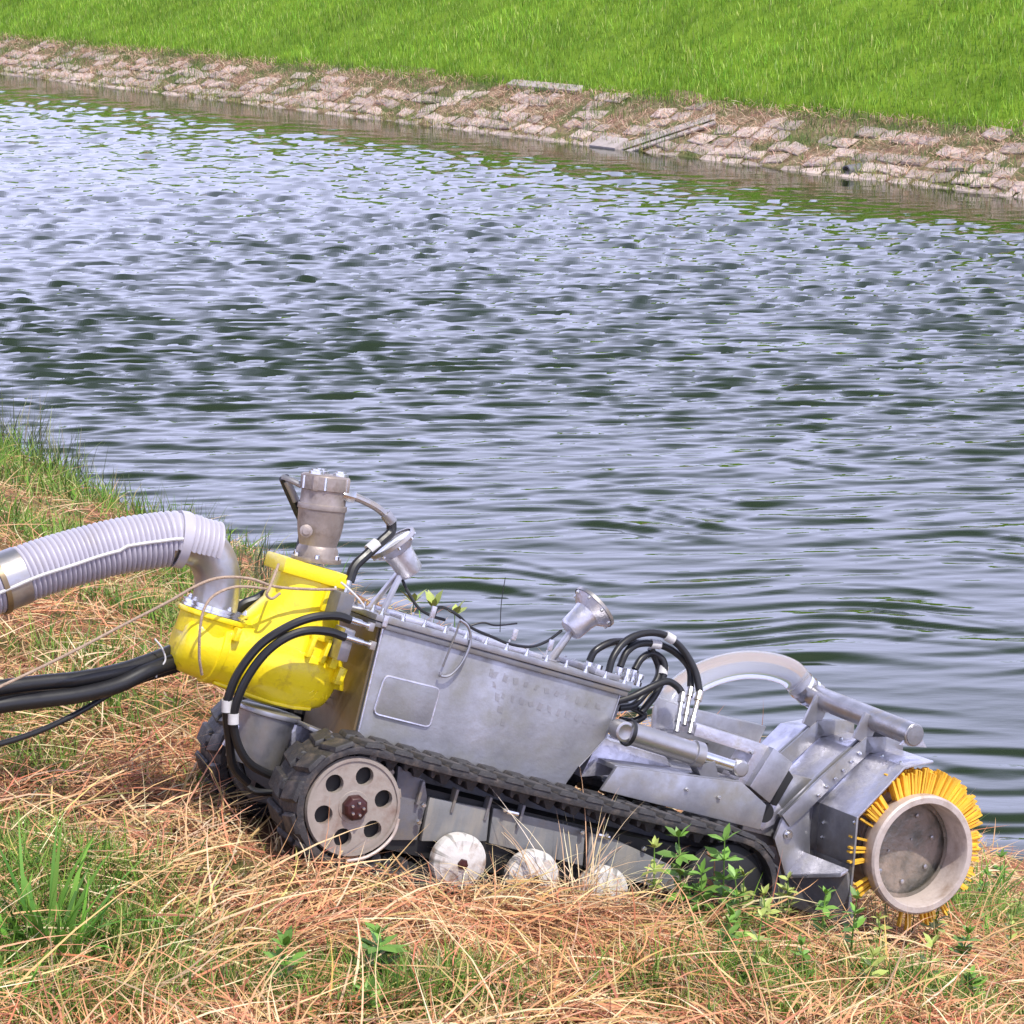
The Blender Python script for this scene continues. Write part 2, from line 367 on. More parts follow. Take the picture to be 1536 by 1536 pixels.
def grid_obj(name, S, T, zf, mt):
    SS, TT = np.meshgrid(S, T, indexing='ij'); X = SS * NB[0] + TT * TB[0]; Y = SS * NB[1] + TT * TB[1]
    Z = zf(X, Y, SS, TT); ns, nT = SS.shape
    v = np.stack([X, Y, Z], -1).reshape(-1, 3)
    i = np.arange(ns - 1)[:, None] * nT + np.arange(nT - 1)[None, :]
    q = np.stack([i, i + nT, i + nT + 1, i + 1], -1).reshape(-1, 4)
    me = bpy.data.meshes.new(name); me.vertices.add(len(v)); me.vertices.foreach_set('co', v.ravel())
    me.loops.add(q.size); me.loops.foreach_set('vertex_index', q.ravel())
    me.polygons.add(len(q)); me.polygons.foreach_set('loop_start', np.arange(0, q.size, 4)); me.polygons.foreach_set('loop_total', np.full(len(q), 4))
    me.update(calc_edges=True); me.validate(); me.materials.append(mt); me.shade_smooth()
    o = bpy.data.objects.new(name, me); link(o); o['kind'] = 'structure'; return o
SA = np.concatenate([np.linspace(-30, -1, 30), np.arange(-0.9, 10.5, 0.045), [11, 12, 14]])
TA = np.concatenate([np.linspace(-120, -20, 41), np.arange(-19.9, -9, 0.15), np.arange(-9, 4, 0.045), np.linspace(4.1, 60, 60)])
near = grid_obj('near_bank', SA, TA, lambda X, Y, S, T: zt(X, Y), M['soil'])

FS = 30.4; FK = 0.5; BW = 1.88     # far waterline, slope, horizontal width of the stone band
def zfar(S, T=0):
    S = np.asarray(S, float); h = S - FS
    z = np.where(h < BW, FK * h, FK * BW + 0.02 + 0.46 * (h - BW))
    return np.minimum(z, 3.9 + 0.01 * h)
far_stone = grid_obj('stone_bank', np.concatenate([[26, 28, 29.5], np.linspace(FS - 0.4, FS + BW + 0.3, 17)]), np.linspace(-260, 80, 681),
    lambda X, Y, S, T: zfar(S) - 0.05 + 0.03 * np.sin(T * 3 + S * 5) * np.cos(T * 1.7), M['bank_soil'])
far_bank = grid_obj('far_levee', np.concatenate([np.linspace(FS + BW - 0.12, FS + 14, 60), [50, 80, 160, 400]]), np.linspace(-260, 120, 381),
    lambda X, Y, S, T: zfar(S) + 0.03 * np.sin(T * 1.3 + S * 2) + 0.03 * np.sin(T * 0.6 - S * 1.1) - 0.3 * (S < FS + BW - 0.05), M['far_soil'])
bed = grid_obj('river_bed', np.linspace(9.5, 29, 14), np.linspace(-260, 80, 40), lambda X, Y, S, T: np.full(X.shape, -1.9), M['soil'])

# ------------------------------------------------------------------ water with real wavelets
def wave_field(X, Y):
    r = np.random.default_rng(11)
    Z = np.zeros_like(X); far = np.clip((Y - 13) / 14, 0, 1)
    for i in range(44):
        lam = 0.13 * (1.068 ** i) if i < 32 else 1.2 + 0.15 * (i - 32)
        th = math.radians(93 + 14 * r.random()) + r.normal(0, 0.22 if lam < 0.4 else 0.34)
        k = 2 * math.pi / lam; ph = r.uniform(0, 6.28)
        amp = 0.0150 * lam / (1 + (lam / 0.52) ** 2) * r.uniform(0.5, 1.5)
        amp = amp * (np.where(far >= 0, 1, 1) * (0.25 + 1.75 * far) if lam < 0.33 else 1 - 0.58 * far)
        warp = 0.55 * np.sin(0.9 * X + 0.5 * Y + i) + 0.4 * np.sin(-0.7 * X + 1.3 * Y + 2 * i)
        env = 0.85 + 0.30 * np.sin(0.5 * X * math.cos(i) + 0.9 * Y * math.sin(i * 1.7) + 3 * i) * np.sin(1.3 * X + i)
        p_ = k * (math.cos(th) * X + math.sin(th) * Y) + ph + warp * 1.6
        p_ = p_ + (0.85 - 0.25 * far) * np.sin(p_)
        w_ = np.sin(p_)
        Z += amp * env * (0.6 * w_ + 0.6 * (np.exp(1.5 * w_) / 3.0 - 0.55))
    return Z
def gusts(X, Y):
    # short steep-fronted wavelets with broad smooth backs, in drifting patches
    Z = np.zeros_like(X)
    for (lam, dl, w_, h, sd) in ((0.46, 0.10, 0.17, 0.0165, 1.0), (0.33, -0.16, 0.20, 0.0095, 4.0), (0.62, 0.22, 0.17, 0.0170, 7.0)):
        wp = 0.50 * np.sin(0.8 * X + 0.6 * Y + sd) + 0.40 * np.sin(-1.5 * X + 0.9 * Y + 2 * sd) + 0.16 * np.sin(2.9 * X + 1.4 * Y + 3 * sd) + 0.08 * np.sin(-4.3 * X + 2.6 * Y + sd)
        t = np.mod((Y * math.cos(dl) + X * math.sin(dl)) / lam + wp * 0.9, 1.0)
        a = np.clip(t / w_, 0, 1); b = np.clip((t - w_) / (1 - w_), 0, 1)
        z = np.where(t < w_, a * a * (3 - 2 * a), 1 - (0.6 * b + 0.4 * b * b * (3 - 2 * b)))
        en = np.sin(1.1 * X + 2.3 * Y + 2.2 * sd + 1.2 * np.sin(0.7 * X + sd)) + np.sin(-1.9 * X + 1.6 * Y + sd) + 0.7 * np.sin(3.4 * X + 2.9 * Y + 5 * sd)
        Z += 1.3 * h * (z - 0.5) * np.clip(0.18 + 0.55 * en, 0.0, 1.2)
    return Z
def calm(X, Y):
    # breeze patches: calmer close to the near bank, ruffled further out
    s = X * NB[0] + Y * NB[1]
    a = np.clip((Y - 11) / 13, 0, 1) * 0.80 + 0.50
    g = 1 + 0.16 * np.sin(0.35 * X + 0.22 * Y + 1) * np.sin(0.13 * X - 0.31 * Y) + 0.08 * np.sin(0.9 * Y + 0.5 * X)
    nearness = np.clip((17 - Y) / 6, 0, 1)
    pt = 0.5 * np.sin(0.8 * X + 2.6 * Y + 1.5 * np.sin(0.9 * X)) + 0.5 * np.sin(-1.3 * X + 1.7 * Y + 2) + 0.35 * np.sin(2.1 * X + 0.9 * Y)
    g = g * (1 - nearness + nearness * np.clip(0.75 + 1.0 * pt, 0.12, 2.0))
    edge = np.clip((FS - s - 1.0) / 3.4, 0.08, 1)
    return a * g * edge
def water_obj():
    ys = [9.0]
    while ys[-1] < 90: ys.append(ys[-1] * 1.0 + 0.014 + 0.00008 * ys[-1] ** 2)
    ys = np.array(ys); xs = np.linspace(-1, 1, 720)
    YY = np.repeat(ys[:, None], len(xs), 1); XX = xs[None, :] * (2.4 + 0.30 * YY)
    Z = wave_field(XX, YY) * calm(XX, YY) * (0.34 + 0.78 * np.clip((YY - 12) / 12, 0, 1)) + gusts(XX, YY) * (1.0 - 0.78 * np.clip((YY - 14) / 9, 0, 1)) * np.clip((FS - 1.0 - XX * NB[0] - YY * NB[1]) / 3.4, 0.04, 1)
    s = XX * NB[0] + YY * NB[1]
    v = np.stack([XX, YY, Z], -1).reshape(-1, 3); n0, n1 = XX.shape
    i = np.arange(n0 - 1)[:, None] * n1 + np.arange(n1 - 1)[None, :]
    q = np.stack([i, i + 1, i + n1 + 1, i + n1], -1).reshape(-1, 4)
    sc = s.reshape(-1)[q].mean(1); q = q[(sc > 7.2) & (sc < FS + 0.6)]
    used = np.unique(q); remap = np.zeros(len(v), int); remap[used] = np.arange(len(used)); v = v[used]; q = remap[q]
    # outer calm sheets left, right and near, just under the rippled sheet's level
    me = bpy.data.meshes.new('river'); me.vertices.add(len(v)); me.vertices.foreach_set('co', v.ravel())
    me.loops.add(q.size); me.loops.foreach_set('vertex_index', q.ravel().astype(np.int32))
    me.polygons.add(len(q)); me.polygons.foreach_set('loop_start', np.arange(0, q.size, 4)); me.polygons.foreach_set('loop_total', np.full(len(q), 4))
    me.update(calc_edges=True); me.materials.append(M['water']); me.shade_smooth()
    o = bpy.data.objects.new('river', me); link(o); o['kind'] = 'structure'
    print('water quads', len(q)); return o
river = water_obj()
outer = grid_obj('river_reach', np.linspace(7.6, FS + 0.8, 20), np.linspace(-260, 80, 200), lambda X, Y, S, T: np.full(X.shape, -0.06), M['water_reach'])
# ================================================================== the crawler
bot = empty('dredging_robot', 'tracked aluminium dredging robot with yellow pump and brush drum, nose down on the bank', 'dredging robot', mat=MM)
def V(*a): return Vector(a)
FX, LX, UX = V(1, 0, 0), V(0, 1, 0), V(0, 0, 1)

# ---- tracks
TW = 0.20
SR = 0.145; IC = (1.20, 0.004); IR = 0.145
def track_path(off):
    """closed loop round sprocket (0,0) and idler, offset outwards"""
    pts = []
    a_top = math.atan2(IC[1], IC[0])
    for i in range(15):
        a = math.radians(90 + 180 * i / 14); pts.append((SR * 1 * math.cos(a) + off * math.cos(a), (SR + off) * math.sin(a)))
    for i in range(1, 12): t = i / 12; pts.append((IC[0] * t, -SR - off + IC[1] * t))
    for i in range(15):
        a = math.radians(-90 + 180 * i / 14); pts.append((IC[0] + (IR + off) * math.cos(a), IC[1] + (IR + off) * math.sin(a)))
    for i in range(1, 12): t = 1 - i / 12; pts.append((IC[0] * t, SR + off + IC[1] * t - 0.006 * math.sin(math.pi * t)))
    return pts
def even(path, n):
    p = [Vector((a, b)) for a, b in path]; p.append(p[0]); L_ = [0]
    for a, b in zip(p, p[1:]): L_.append(L_[-1] + (b - a).length)
    out = []
    for i in range(n):
        d = L_[-1] * i / n; j = max(k for k in range(len(L_)) if L_[k] <= d); j = min(j, len(p) - 2)
        t = (d - L_[j]) / max(1e-9, L_[j + 1] - L_[j]); q = p[j].lerp(p[j + 1], t); tg = (p[j + 1] - p[j]).normalized(); out.append((q, tg))
    return out
def make_belt():
    m = MB(); inn = track_path(0.0); out = track_path(0.020); n = len(inn); vs = []
    for (a, b), (c, d) in zip(inn, out): vs += [(a, 0, b), (c, 0, d), (c, TW, d), (a, TW, b)]
    fs = []
    for i in range(n):
        j = (i + 1) % n
        for k in range(4):
            k2 = (k + 1) % 4; fs.append((4 * i + k, 4 * i + k2, 4 * j + k2, 4 * j + k))
    return m.add(vs, fs)
NL = 40
lug_pos = even(track_path(0.020), NL)
tooth_pos = even(track_path(0.0), NL)
lm = MB()
for l0, l1, sh in ((-0.004, 0.090, 0.0), (0.110, TW + 0.004, 0.0)):
    a0, a1 = (-0.031, 0.031)
    k = 0.008 if l0 < 0.05 else -0.008
    b = [(a0 + k, l0, 0), (a1 + k, l0, 0), (a1 - k, l1, 0), (a0 - k, l1, 0)]
    tq = [(a0 + k + 0.006, l0 + 0.004, 0.013), (a1 + k - 0.006, l0 + 0.004, 0.013), (a1 - k - 0.006, l1 - 0.004, 0.013), (a0 - k + 0.006, l1 - 0.004, 0.013)]
    lm.hexa(b, tq)
lm.box(-0.010, 0.010, 0.088, 0.112, 0, 0.014)
lug_me = lm.mesh('track_lug', M['track'], 0.003)
tm = MB()
tm.prism([(-0.044, 0.001), (0.024, 0.001), (0.010, -0.032), (-0.004, -0.032), (-0.016, -0.010), (-0.026, -0.012), (-0.030, -0.024), (-0.038, -0.022)], 0.045, 0.155)
tooth_me = tm.mesh('guide_tooth', M['track'], 0.002)
def make_track(l0):
    tr = make_belt().build('track', M['track'], bot, 0.003); tr.location = (0, l0, 0)
    for me, pos, nm in ((lug_me, lug_pos, 'track_lug'), (tooth_me, tooth_pos, 'guide_tooth')):
        for q, tg in pos:
            o = bpy.data.objects.new(nm, me); link(o, tr)
            nrm = (tg.y, -tg.x)
            c = Vector((q.x, q.y)); o1 = Vector((tg.y, -tg.x))
            # outward normal points away from the loop's axis
            mid = Vector((min(max(q.x, 0), IC[0]), 0.002))
            if (c - mid).dot(o1) < 0: o1 = -o1
            tx = Vector((o1.y, -o1.x))
            o.matrix_local = Matrix(((tx.x, 0, o1.x, q.x), (0, 1, 0, 0), (tx.y, 0, o1.y, q.y), (0, 0, 0, 1)))
    return tr
make_track(0.0); make_track(0.66)

# ---- drive sprockets
def make_sprocket(l0):
    n = 120; r = 0.132; hr = 0.0255; hc = 0.086
    s = MB()
    def ringv(rad, l, c=(0, 0), m=24): return [(c[0] + rad * math.cos(2 * math.pi * i / m), l, c[1] + rad * math.sin(2 * math.pi * i / m)) for i in range(m)]
    me = bpy.data.meshes.new('sprocket'); bm = bmesh.new()
    loops = [ringv(r, 0, m=48)] + [ringv(hr, 0, (hc * math.cos(math.radians(90 + 60 * k)), hc * math.sin(math.radians(90 + 60 * k))), 20) for k in range(6)]
    edges = []
    for lp in loops:
        vs = [bm.verts.new(p) for p in lp]
        for i in range(len(vs)): edges.append(bm.edges.new((vs[i], vs[(i + 1) % len(vs)])))
    bmesh.ops.triangle_fill(bm, edges=edges, use_beauty=True)
    # drop faces inside the holes
    kill = []
    for f in bm.faces:
        c = f.calc_center_median()
        for k in range(6):
            a = math.radians(90 + 60 * k)
            if (c.x - hc * math.cos(a)) ** 2 + (c.z - hc * math.sin(a)) ** 2 < (hr * 0.93) ** 2: kill.append(f); break
    bmesh.ops.delete(bm, geom=kill, context='FACES')
    ext = bmesh.ops.extrude_face_region(bm, geom=list(bm.faces))
    for v in [g for g in ext['geom'] if isinstance(g, bmesh.types.BMVert)]: v.co.y += 0.022
    bmesh.ops.recalc_face_normals(bm, faces=bm.faces); bm.to_mesh(me); bm.free()
    me.materials.append(M['sprocket']); me.shade_smooth(); me.set_sharp_from_angle(angle=0.6)
    o = bpy.data.objects.new('sprocket', me); link(o, bot); o.location = (0, l0 + 0.012, 0); o.rotation_euler = (0, math.radians(4), 0)
    MB().lathe((0, -0.004, 0), LX, [(0, 0.124), (0, 0.132), (0.010, 0.136), (0.010, 0.124)], 48, cap=False).build('rim', M['sprocket'], o)
    t = MB()
    pts = []
    for i in range(13):
        a = 2 * math.pi * i / 13
        for da, rr in ((-0.17, 0.120), (-0.08, 0.152), (0.08, 0.152), (0.17, 0.120)): pts.append((rr * math.cos(a + da), rr * math.sin(a + da)))
    t.prism(pts, 0.036, 0.10); t.build('toothed_wheel', M['sprocket'], o, 0.002)
    h = MB().lathe((0, 0.024, 0), -LX, [(0, 0.048), (0.020, 0.047), (0.026, 0.043)], 32).build('hub_ring', M['sprocket'], o)
    h = MB().lathe((0, 0.004, 0), -LX, [(0, 0.036), (0.022, 0.035), (0.030, 0.028), (0.031, 0.0)], 8).build('hub', M['hub'], o, 0.002)
    b = MB()
    for k in range(5):
        a = 2 * math.pi * k / 5 + 0.4; b.bolt((0.017 * math.cos(a), -0.026, 0.017 * math.sin(a)), -LX, 0.0045, 0.007)
    b.build('hub_bolts', M['chrome'], o, kind='stuff')
    MB().lathe((0, 0.028, 0), LX, [(0, 0.0), (0.001, 0.116)], 40, cap=False).build('hole_shade_disc', M['black'], o)  # black disc stands in for the shade seen through the holes
    MB().cyl((0, 0.10, 0), (0, 0.19, 0), 0.10).build('gearbox', M['black'], o)
    return o
make_sprocket(0.0); make_sprocket(0.66)

# ---- road wheels, front idlers, side plates
def wheel(fx, u, r, l0, name='road_wheel', mt='wheel'):
    o = MB().lathe((0, 0.045, 0), -LX, [(0, r * 0.97), (0.028, r), (0.034, r * 0.97), (0.040, r * 0.84), (0.044, r * 0.80), (0.046, r * 0.55), (0.050, r * 0.45), (0.052, r * 0.2), (0.052, 0)], 40).build(name, M[mt], bot)
    o.location = (fx, l0, u)
    MB().lathe((0, -0.006, 0), -LX, [(0, 0.016), (0.008, 0.014), (0.009, 0)], 6).build('axle_cap', M['hub'], o)
    return o
for l0 in (0.0, 0.68):
    for x, y in ((692, 1297), (803, 1320), (908, 1343)):
        p = P(x, y, 0.0); wheel(p[0], -0.083, 0.080, l0)
    wheel(IC[0], IC[1], 0.135, l0 + 0.02, 'front_idler', 'black')  # idler coloured black: the shade at the track end is put into its colour
for l0 in (0.05, 0.76):
    def plate(pts, name='side_plate', mt='beam', th=0.02, dl=0.0):
        q = [P2(x, y, 0.05) for x, y in pts]; return MB().prism(q, l0 + dl, l0 + dl + th).build(name, M[mt], bot, 0.003)
    plate([(645, 1196), (735, 1214), (730, 1262), (632, 1262)])
    plate([(742, 1213), (850, 1238), (880, 1246), (876, 1300), (735, 1266)], dl=0.008)
    plate([(886, 1250), (925, 1260), (1010, 1300), (1040, 1345), (880, 1304)], dl=0.003)
    plate([(600, 1150), (640, 1172), (644, 1200), (628, 1262), (590, 1262)], 'tensioner_plate', 'alu_dark', 0.03, 0.012)
    b = MB()
    for x, y in ((634, 1207), (627, 1232), (756, 1214), (872, 1248), (908, 1252), (965, 1272)): b.bolt(P(x, y, l0), -LX, 0.0075, 0.010)
    for x, y in ((768, 1219), (905, 1254)):
        a = Vector(P(x, y, l0)); b.cyl(a - FX * 0.018, a + FX * 0.018, 0.008, n=10)
    b.build('plate_bolts', M['chrome'], bot, kind='stuff')
# inner frame, dark
MB().box(0.10, 1.22, 0.075, 0.20, -0.10, 0.085).build('near_frame_rail', M['black'], bot)
MB().box(0.10, 1.22, 0.66, 0.76, -0.10, 0.085).build('far_frame_rail', M['black'], bot)
hb = MB()
for i in range(4):
    f = 0.19 + i * 0.105; hb.box(f, f + 0.008, 0.045, 0.075, 0.04, 0.105)
hb.build('frame_ribs', M['alu_dark'], bot, 0.001, kind='stuff')
MB().box(0.0, 1.25, 0.215, 0.645, 0.02, 0.12).build('belly_frame', M['alu_dark'], bot, 0.004)

# ---- tank
TL0, TL1 = 0.20, 0.60
c1, c2, c3, c4, c5, c6 = [P2(x, y, TL0) for x, y in ((537, 1100), (577, 930), (932, 1036), (908, 1108), (868, 1150), (850, 1175))]
tank = MB().prism([c1, c2, c3, c4, c5, c6, (c6[0], 0.125), (c1[0], 0.125)], TL0, TL1).build('tank', M['alu_tank'], bot, 0.004)
# stained rear sheet, proud of the tank's back
def fat(c, d):  # corner helper on the rear plane
    return (c[0] - 0.004, d, c[1])
MB().hexa([(c1[0] - 0.008, TL0 + 0.012, c1[1] - 0.05), (c1[0] - 0.008, TL1 - 0.01, c1[1] - 0.05), (c2[0] - 0.008, TL1 - 0.01, c2[1] - 0.015), (c2[0] - 0.008, TL0 + 0.012, c2[1] - 0.015)],
          [(c1[0] - 0.002, TL0 + 0.012, c1[1] - 0.05), (c1[0] - 0.002, TL1 - 0.01, c1[1] - 0.05), (c2[0] - 0.002, TL1 - 0.01, c2[1] - 0.015), (c2[0] - 0.002, TL0 + 0.012, c2[1] - 0.015)]).build('rear_sheet', M['brown'], tank)
# weld seams up the rear edge
MB().tube([(c1[0], TL0 - 0.001, c1[1]), (c2[0], TL0 - 0.001, c2[1])], 0.0035, 6).build('weld_seam', M['alu_bright'], tank)
MB().tube([(c3[0], TL0 - 0.001, c3[1]), (c4[0], TL0 - 0.001, c4[1]), (c5[0], TL0 - 0.001, c5[1])], 0.0025, 6).build('weld_seam', M['alu'], tank)
# pressed rectangle with rounded corners
pq = [Vector((*P(x, y, TL0 - 0.004),)) for x, y in ((578, 1013), (660, 1033), (644, 1091), (560, 1070))]
ctr = sum(pq, Vector()) / 4
rp = []
for i in range(4):
    a, b, c = pq[i - 1], pq[i], pq[(i + 1) % 4]
    for k in range(5):
        t = k / 4; d1 = (a - b).normalized() * 0.016; d2 = (c - b).normalized() * 0.016
        rp.append((b + d1) * (1 - t) ** 2 + b * 2 * t * (1 - t) + (b + d2) * t * t)
rp = [r for r in rp]
MB().prism([(r.x, r.z) for r in rp], TL0 - 0.006, TL0 - 0.0005).build('pressed_panel', M['alu_tank'], tank, 0.002)
MB().tube(rp + [rp[0]], 0.0032, 6, cap=False).build('panel_bead', M['alu_bright'], tank)
# worn dents where lettering used to be: shallow raised patches of unreadable marks
r2 = random.Random(5); dm = MB()
for row, (x0, y0, x1, y1) in enumerate(((735, 1010, 905, 1062), (748, 1042, 900, 1086), (735, 1000, 757, 1092))):
    nn = 11 if row < 2 else 5
    for i in range(nn):
        t = (i + 0.5) / nn; x = x0 + (x1 - x0) * t; y = y0 + (y1 - y0) * t
        p = Vector(P(x, y, TL0 - 0.0002)); a = FX * r2.uniform(0.004, 0.008); b = UX * r2.uniform(0.006, 0.011)
        dm.obox(p, a + UX * r2.uniform(-.002, .002), b + FX * r2.uniform(-.003, .003), LX * 0.0008)
tmark = dm.build('worn_marks', M['alu_tank'], tank, kind='stuff')

# ---- lid
la, lb = P2(566, 919, TL0 - 0.012), P2(948, 1029, TL0 - 0.012)
la = (la[0], la[1] - 0.004); 
sl = (lb[1] - la[1]) / (lb[0] - la[0])
def lidu(f): return la[1] + sl * (f - la[0])
lid = MB().prism([(la[0], lidu(la[0])), (lb[0], lidu(lb[0])), (lb[0], lidu(lb[0]) - 0.017), (la[0], lidu(la[0]) - 0.017)], TL0 - 0.014, TL1 + 0.014).build('lid', M['alu'], bot, 0.002)
MB().prism([(la[0] + 0.004, lidu(la[0]) - 0.019), (lb[0] - 0.004, lidu(lb[0]) - 0.019), (lb[0] - 0.004, lidu(lb[0]) - 0.034), (la[0] + 0.004, lidu(la[0]) - 0.034)], TL0 - 0.010, TL1 + 0.010).build('lid_flange', M['alu_dark'], lid, 0.002)
bm_ = MB(); NBL = 13
for i in range(NBL):
    f = la[0] + 0.02 + (lb[0] - la[0] - 0.04) * i / (NBL - 1)
    for l in (TL0 + 0.002, TL1 - 0.004):
        bm_.lathe((f, l, lidu(f)), UX, [(0, 0.0085), (0.003, 0.0085), (0.003, 0.006), (0.010, 0.006), (0.010, 0.0035), (0.020, 0.0035)], 6)
for i in range(1, 6):
    l = TL0 + (TL1 - TL0) * i / 6
    for f in (la[0] + 0.018, lb[0] - 0.018): bm_.lathe((f, l, lidu(f)), UX, [(0, 0.0085), (0.003, 0.0085), (0.003, 0.006), (0.010, 0.006), (0.010, 0.0035), (0.020, 0.0035)], 6)
bm_.build('lid_bolts', M['chrome'], lid, kind='stuff')
# hatch, latches and ridge pieces on the lid
hm = MB()
for f0, f1 in ((0.10, 0.25), (0.36, 0.56)):
    hm.hexa([(f0, TL0 + 0.09, lidu(f0)), (f1, TL0 + 0.09, lidu(f1)), (f1, TL1 - 0.07, lidu(f1)), (f0, TL1 - 0.07, lidu(f0))],
            [(f0, TL0 + 0.09, lidu(f0) + 0.012), (f1, TL0 + 0.09, lidu(f1) + 0.012), (f1, TL1 - 0.07, lidu(f1) + 0.012), (f0, TL1 - 0.07, lidu(f0) + 0.012)])
hm.build('hatch', M['alu_bright'], lid, 0.003)
for x, y in ((578, 932), (650, 918), (772, 952), (826, 968)):
    p = Vector(P(x, y, TL0 - 0.016)); MB().obox(p, FX * 0.007, LX * 0.004, UX * 0.016).build('latch', M['alu_bright'], lid, 0.002)

# curved strap hanging over the lid edge
sp = spline([P(x, y, TL0 - 0.02) for x, y in ((690, 930), (702, 940), (706, 962), (694, 992), (676, 1012), (662, 1014), (661, 1008))], 6)
MB().tube(sp, 0.0042, 8).build('hanging_strap', M['alu'], bot)
sp = spline([P(x, y, TL0 - 0.018) for x, y in ((690, 932), (684, 950), (674, 975), (664, 1000))], 5)
MB().tube(sp, 0.0030, 8).build('hanging_strap', M['alu_dark'], bot)

# ---- work lamps
def lamp(rimc, l, direction, r=0.073, feet=(), name='work_lamp', flip=False, glass='glass'):
    c = Vector(P(*rimc, l)); d = direction
    o = MB().lathe(c, -d, [(-0.004, r), (0.004, r), (0.008, r * 0.94), (0.020, r * 0.80), (0.030, r * 0.62), (0.050, r * 0.56), (0.095, r * 0.53), (0.104, r * 0.44), (0.106, 0)], 32, cap=False).build(name, M['alu_bright'], bot, 0)
    MB().lathe(c, -d, [(-0.007, r * 0.90), (-0.007, r * 1.04), (0.003, r * 1.04)], 32, cap=False).build('bezel', M['galv'], o)
    MB().lathe(c, d, [(0, r * 0.93), (0.004, r * 0.80), (0.006, 0)], 32, cap=False).build('lamp_glass', M[glass], o)
    b = MB()
    for k in range(8):
        a = k * math.pi / 4; t = d.orthogonal().normalized(); g = d.cross(t)
        b.bolt(c - d * 0.004 + (t * math.cos(a) + g * math.sin(a)) * r * 0.95, -d, 0.005, 0.008)
    b.build('bezel_bolts', M['chrome'], o, kind='stuff')
    br = MB(); body = c - d * 0.07
    for k, ft in enumerate(feet):
        ft = Vector(ft); off = (ft - body); br.obox(body.lerp(ft, 0.56), off * 0.46, LX * 0.010, (off.cross(LX)).normalized() * 0.006)
    for ft in feet: br.obox(Vector(ft) + UX * 0.003, FX * 0.018, LX * 0.014, UX * 0.003)
    br.build('bracket', M['galv'], o, 0.001)
    return c, d
d1 = dirl(-0.50, 0.80, -0.22); c, d = lamp((589, 815), 0.36, d1, 0.070, [(P(575, 905, 0.34)[0], 0.33, lidu(0.0)), (0.045, 0.40, lidu(0.045))])
d2 = dirl(0.66, 0.60, 0.28); c_, d_ = lamp((891, 911), 0.38, d2, 0.072, [(0.62, 0.36, lidu(0.62)), (0.66, 0.42, lidu(0.66))])
# cables to the lamps
def tubep(pts, r, name, mt='rubber', parent=bot, per=6, n=10, label=None):
    return MB().tube(spline([P(*p) for p in pts], per), r, n).build(name, M[mt], parent, label=label)
tubep([(603, 868, .36), (612, 888, .34), (628, 912, .30), (648, 924, .27), (668, 930, .26)], 0.0045, 'lamp_cable')
tubep([(652, 922, .26), (656, 912, .25), (668, 912, .24), (688, 924, .23), (708, 942, .25), (740, 956, .26), (765, 966, .26), (795, 970, .28), (820, 962, .32), (842, 946, .36)], 0.0045, 'lamp_cable')
tubep([(700, 940, .30), (724, 934, .30), (744, 938, .30), (775, 935, .35)], 0.003, 'lamp_cable')
tubep([(750, 948, .3), (752, 905, .3), (758, 866, .3)], 0.0012, 'whip_aerial', 'black')

# ---- yellow pump
PL = 0.40
ax0 = Vector(P(290, 960, PL)); ax1 = Vector(P(482, 1016, PL)); axd = (ax1 - ax0); Lp = axd.length; axn = axd.normalized()
prof = [(-0.050, 0.0), (-0.048, 0.055), (-0.040, 0.076), (-0.022, 0.089), (0.0, 0.094), (0.05, 0.098), (0.052, 0.104), (0.070, 0.104), (0.072, 0.100),
        (Lp * 0.45, 0.112), (Lp * 0.62, 0.116), (Lp * 0.8, 0.112), (Lp * 0.95, 0.100), (Lp + 0.010, 0.085), (Lp + 0.028, 0.055), (Lp + 0.034, 0.0)]
pump = MB().lathe(ax0, axn, prof, 48, cap=False).build('pump_housing', M['yellow'], bot, ang=40)
# tower that carries the motor
tw = []
def sect(x0, x1, y, depth, k=20):
    a = Vector(P(x0, y[0], PL)); b = Vector(P(x1, y[1], PL)); c = (a + b) / 2; hx = (b - a) / 2
    return [c + hx * (abs(math.cos(t)) ** 0.75 * (1 if math.cos(t) >= 0 else -1)) + LX * depth * (abs(math.sin(t)) ** 0.75 * (1 if math.sin(t) >= 0 else -1)) for t in [2 * math.pi * i / k for i in range(k)]]
secs = [sect(330, 512, (975, 1035), 0.100), sect(352, 510, (934, 995), 0.098), sect(378, 506, (912, 960), 0.090), sect(398, 505, (895, 930), 0.080), sect(408, 503, (872, 898), 0.074), sect(414, 504, (852, 878), 0.074)]
k = 20; vs = [p for s_ in secs for p in s_]; fs = []
for j in range(len(secs) - 1):
    for i in range(k):
        i2 = (i + 1) % k; fs.append((j * k + i, j * k + i2, (j + 1) * k + i2, (j + 1) * k + i))
fs += [tuple(range(k - 1, -1, -1)), tuple((len(secs) - 1) * k + i for i in range(k))]
MB().add(vs, fs).build('pump_tower', M['yellow'], pump, 0.003, ang=45)
fa = Vector(P(413, 842, PL - 0.0)); fb = Vector(P(503, 868, PL)); fc = (fa + fb) / 2; fx = (fb - fa).normalized(); fu = LX.cross(fx); fu = -fu if fu.z < 0 else fu
hw = (fb - fa).length / 2 + 0.002
MB().obox(fc, fx * hw, LX * 0.085, fu * 0.021).build('motor_flange', M['yellow'], pump, 0.006)
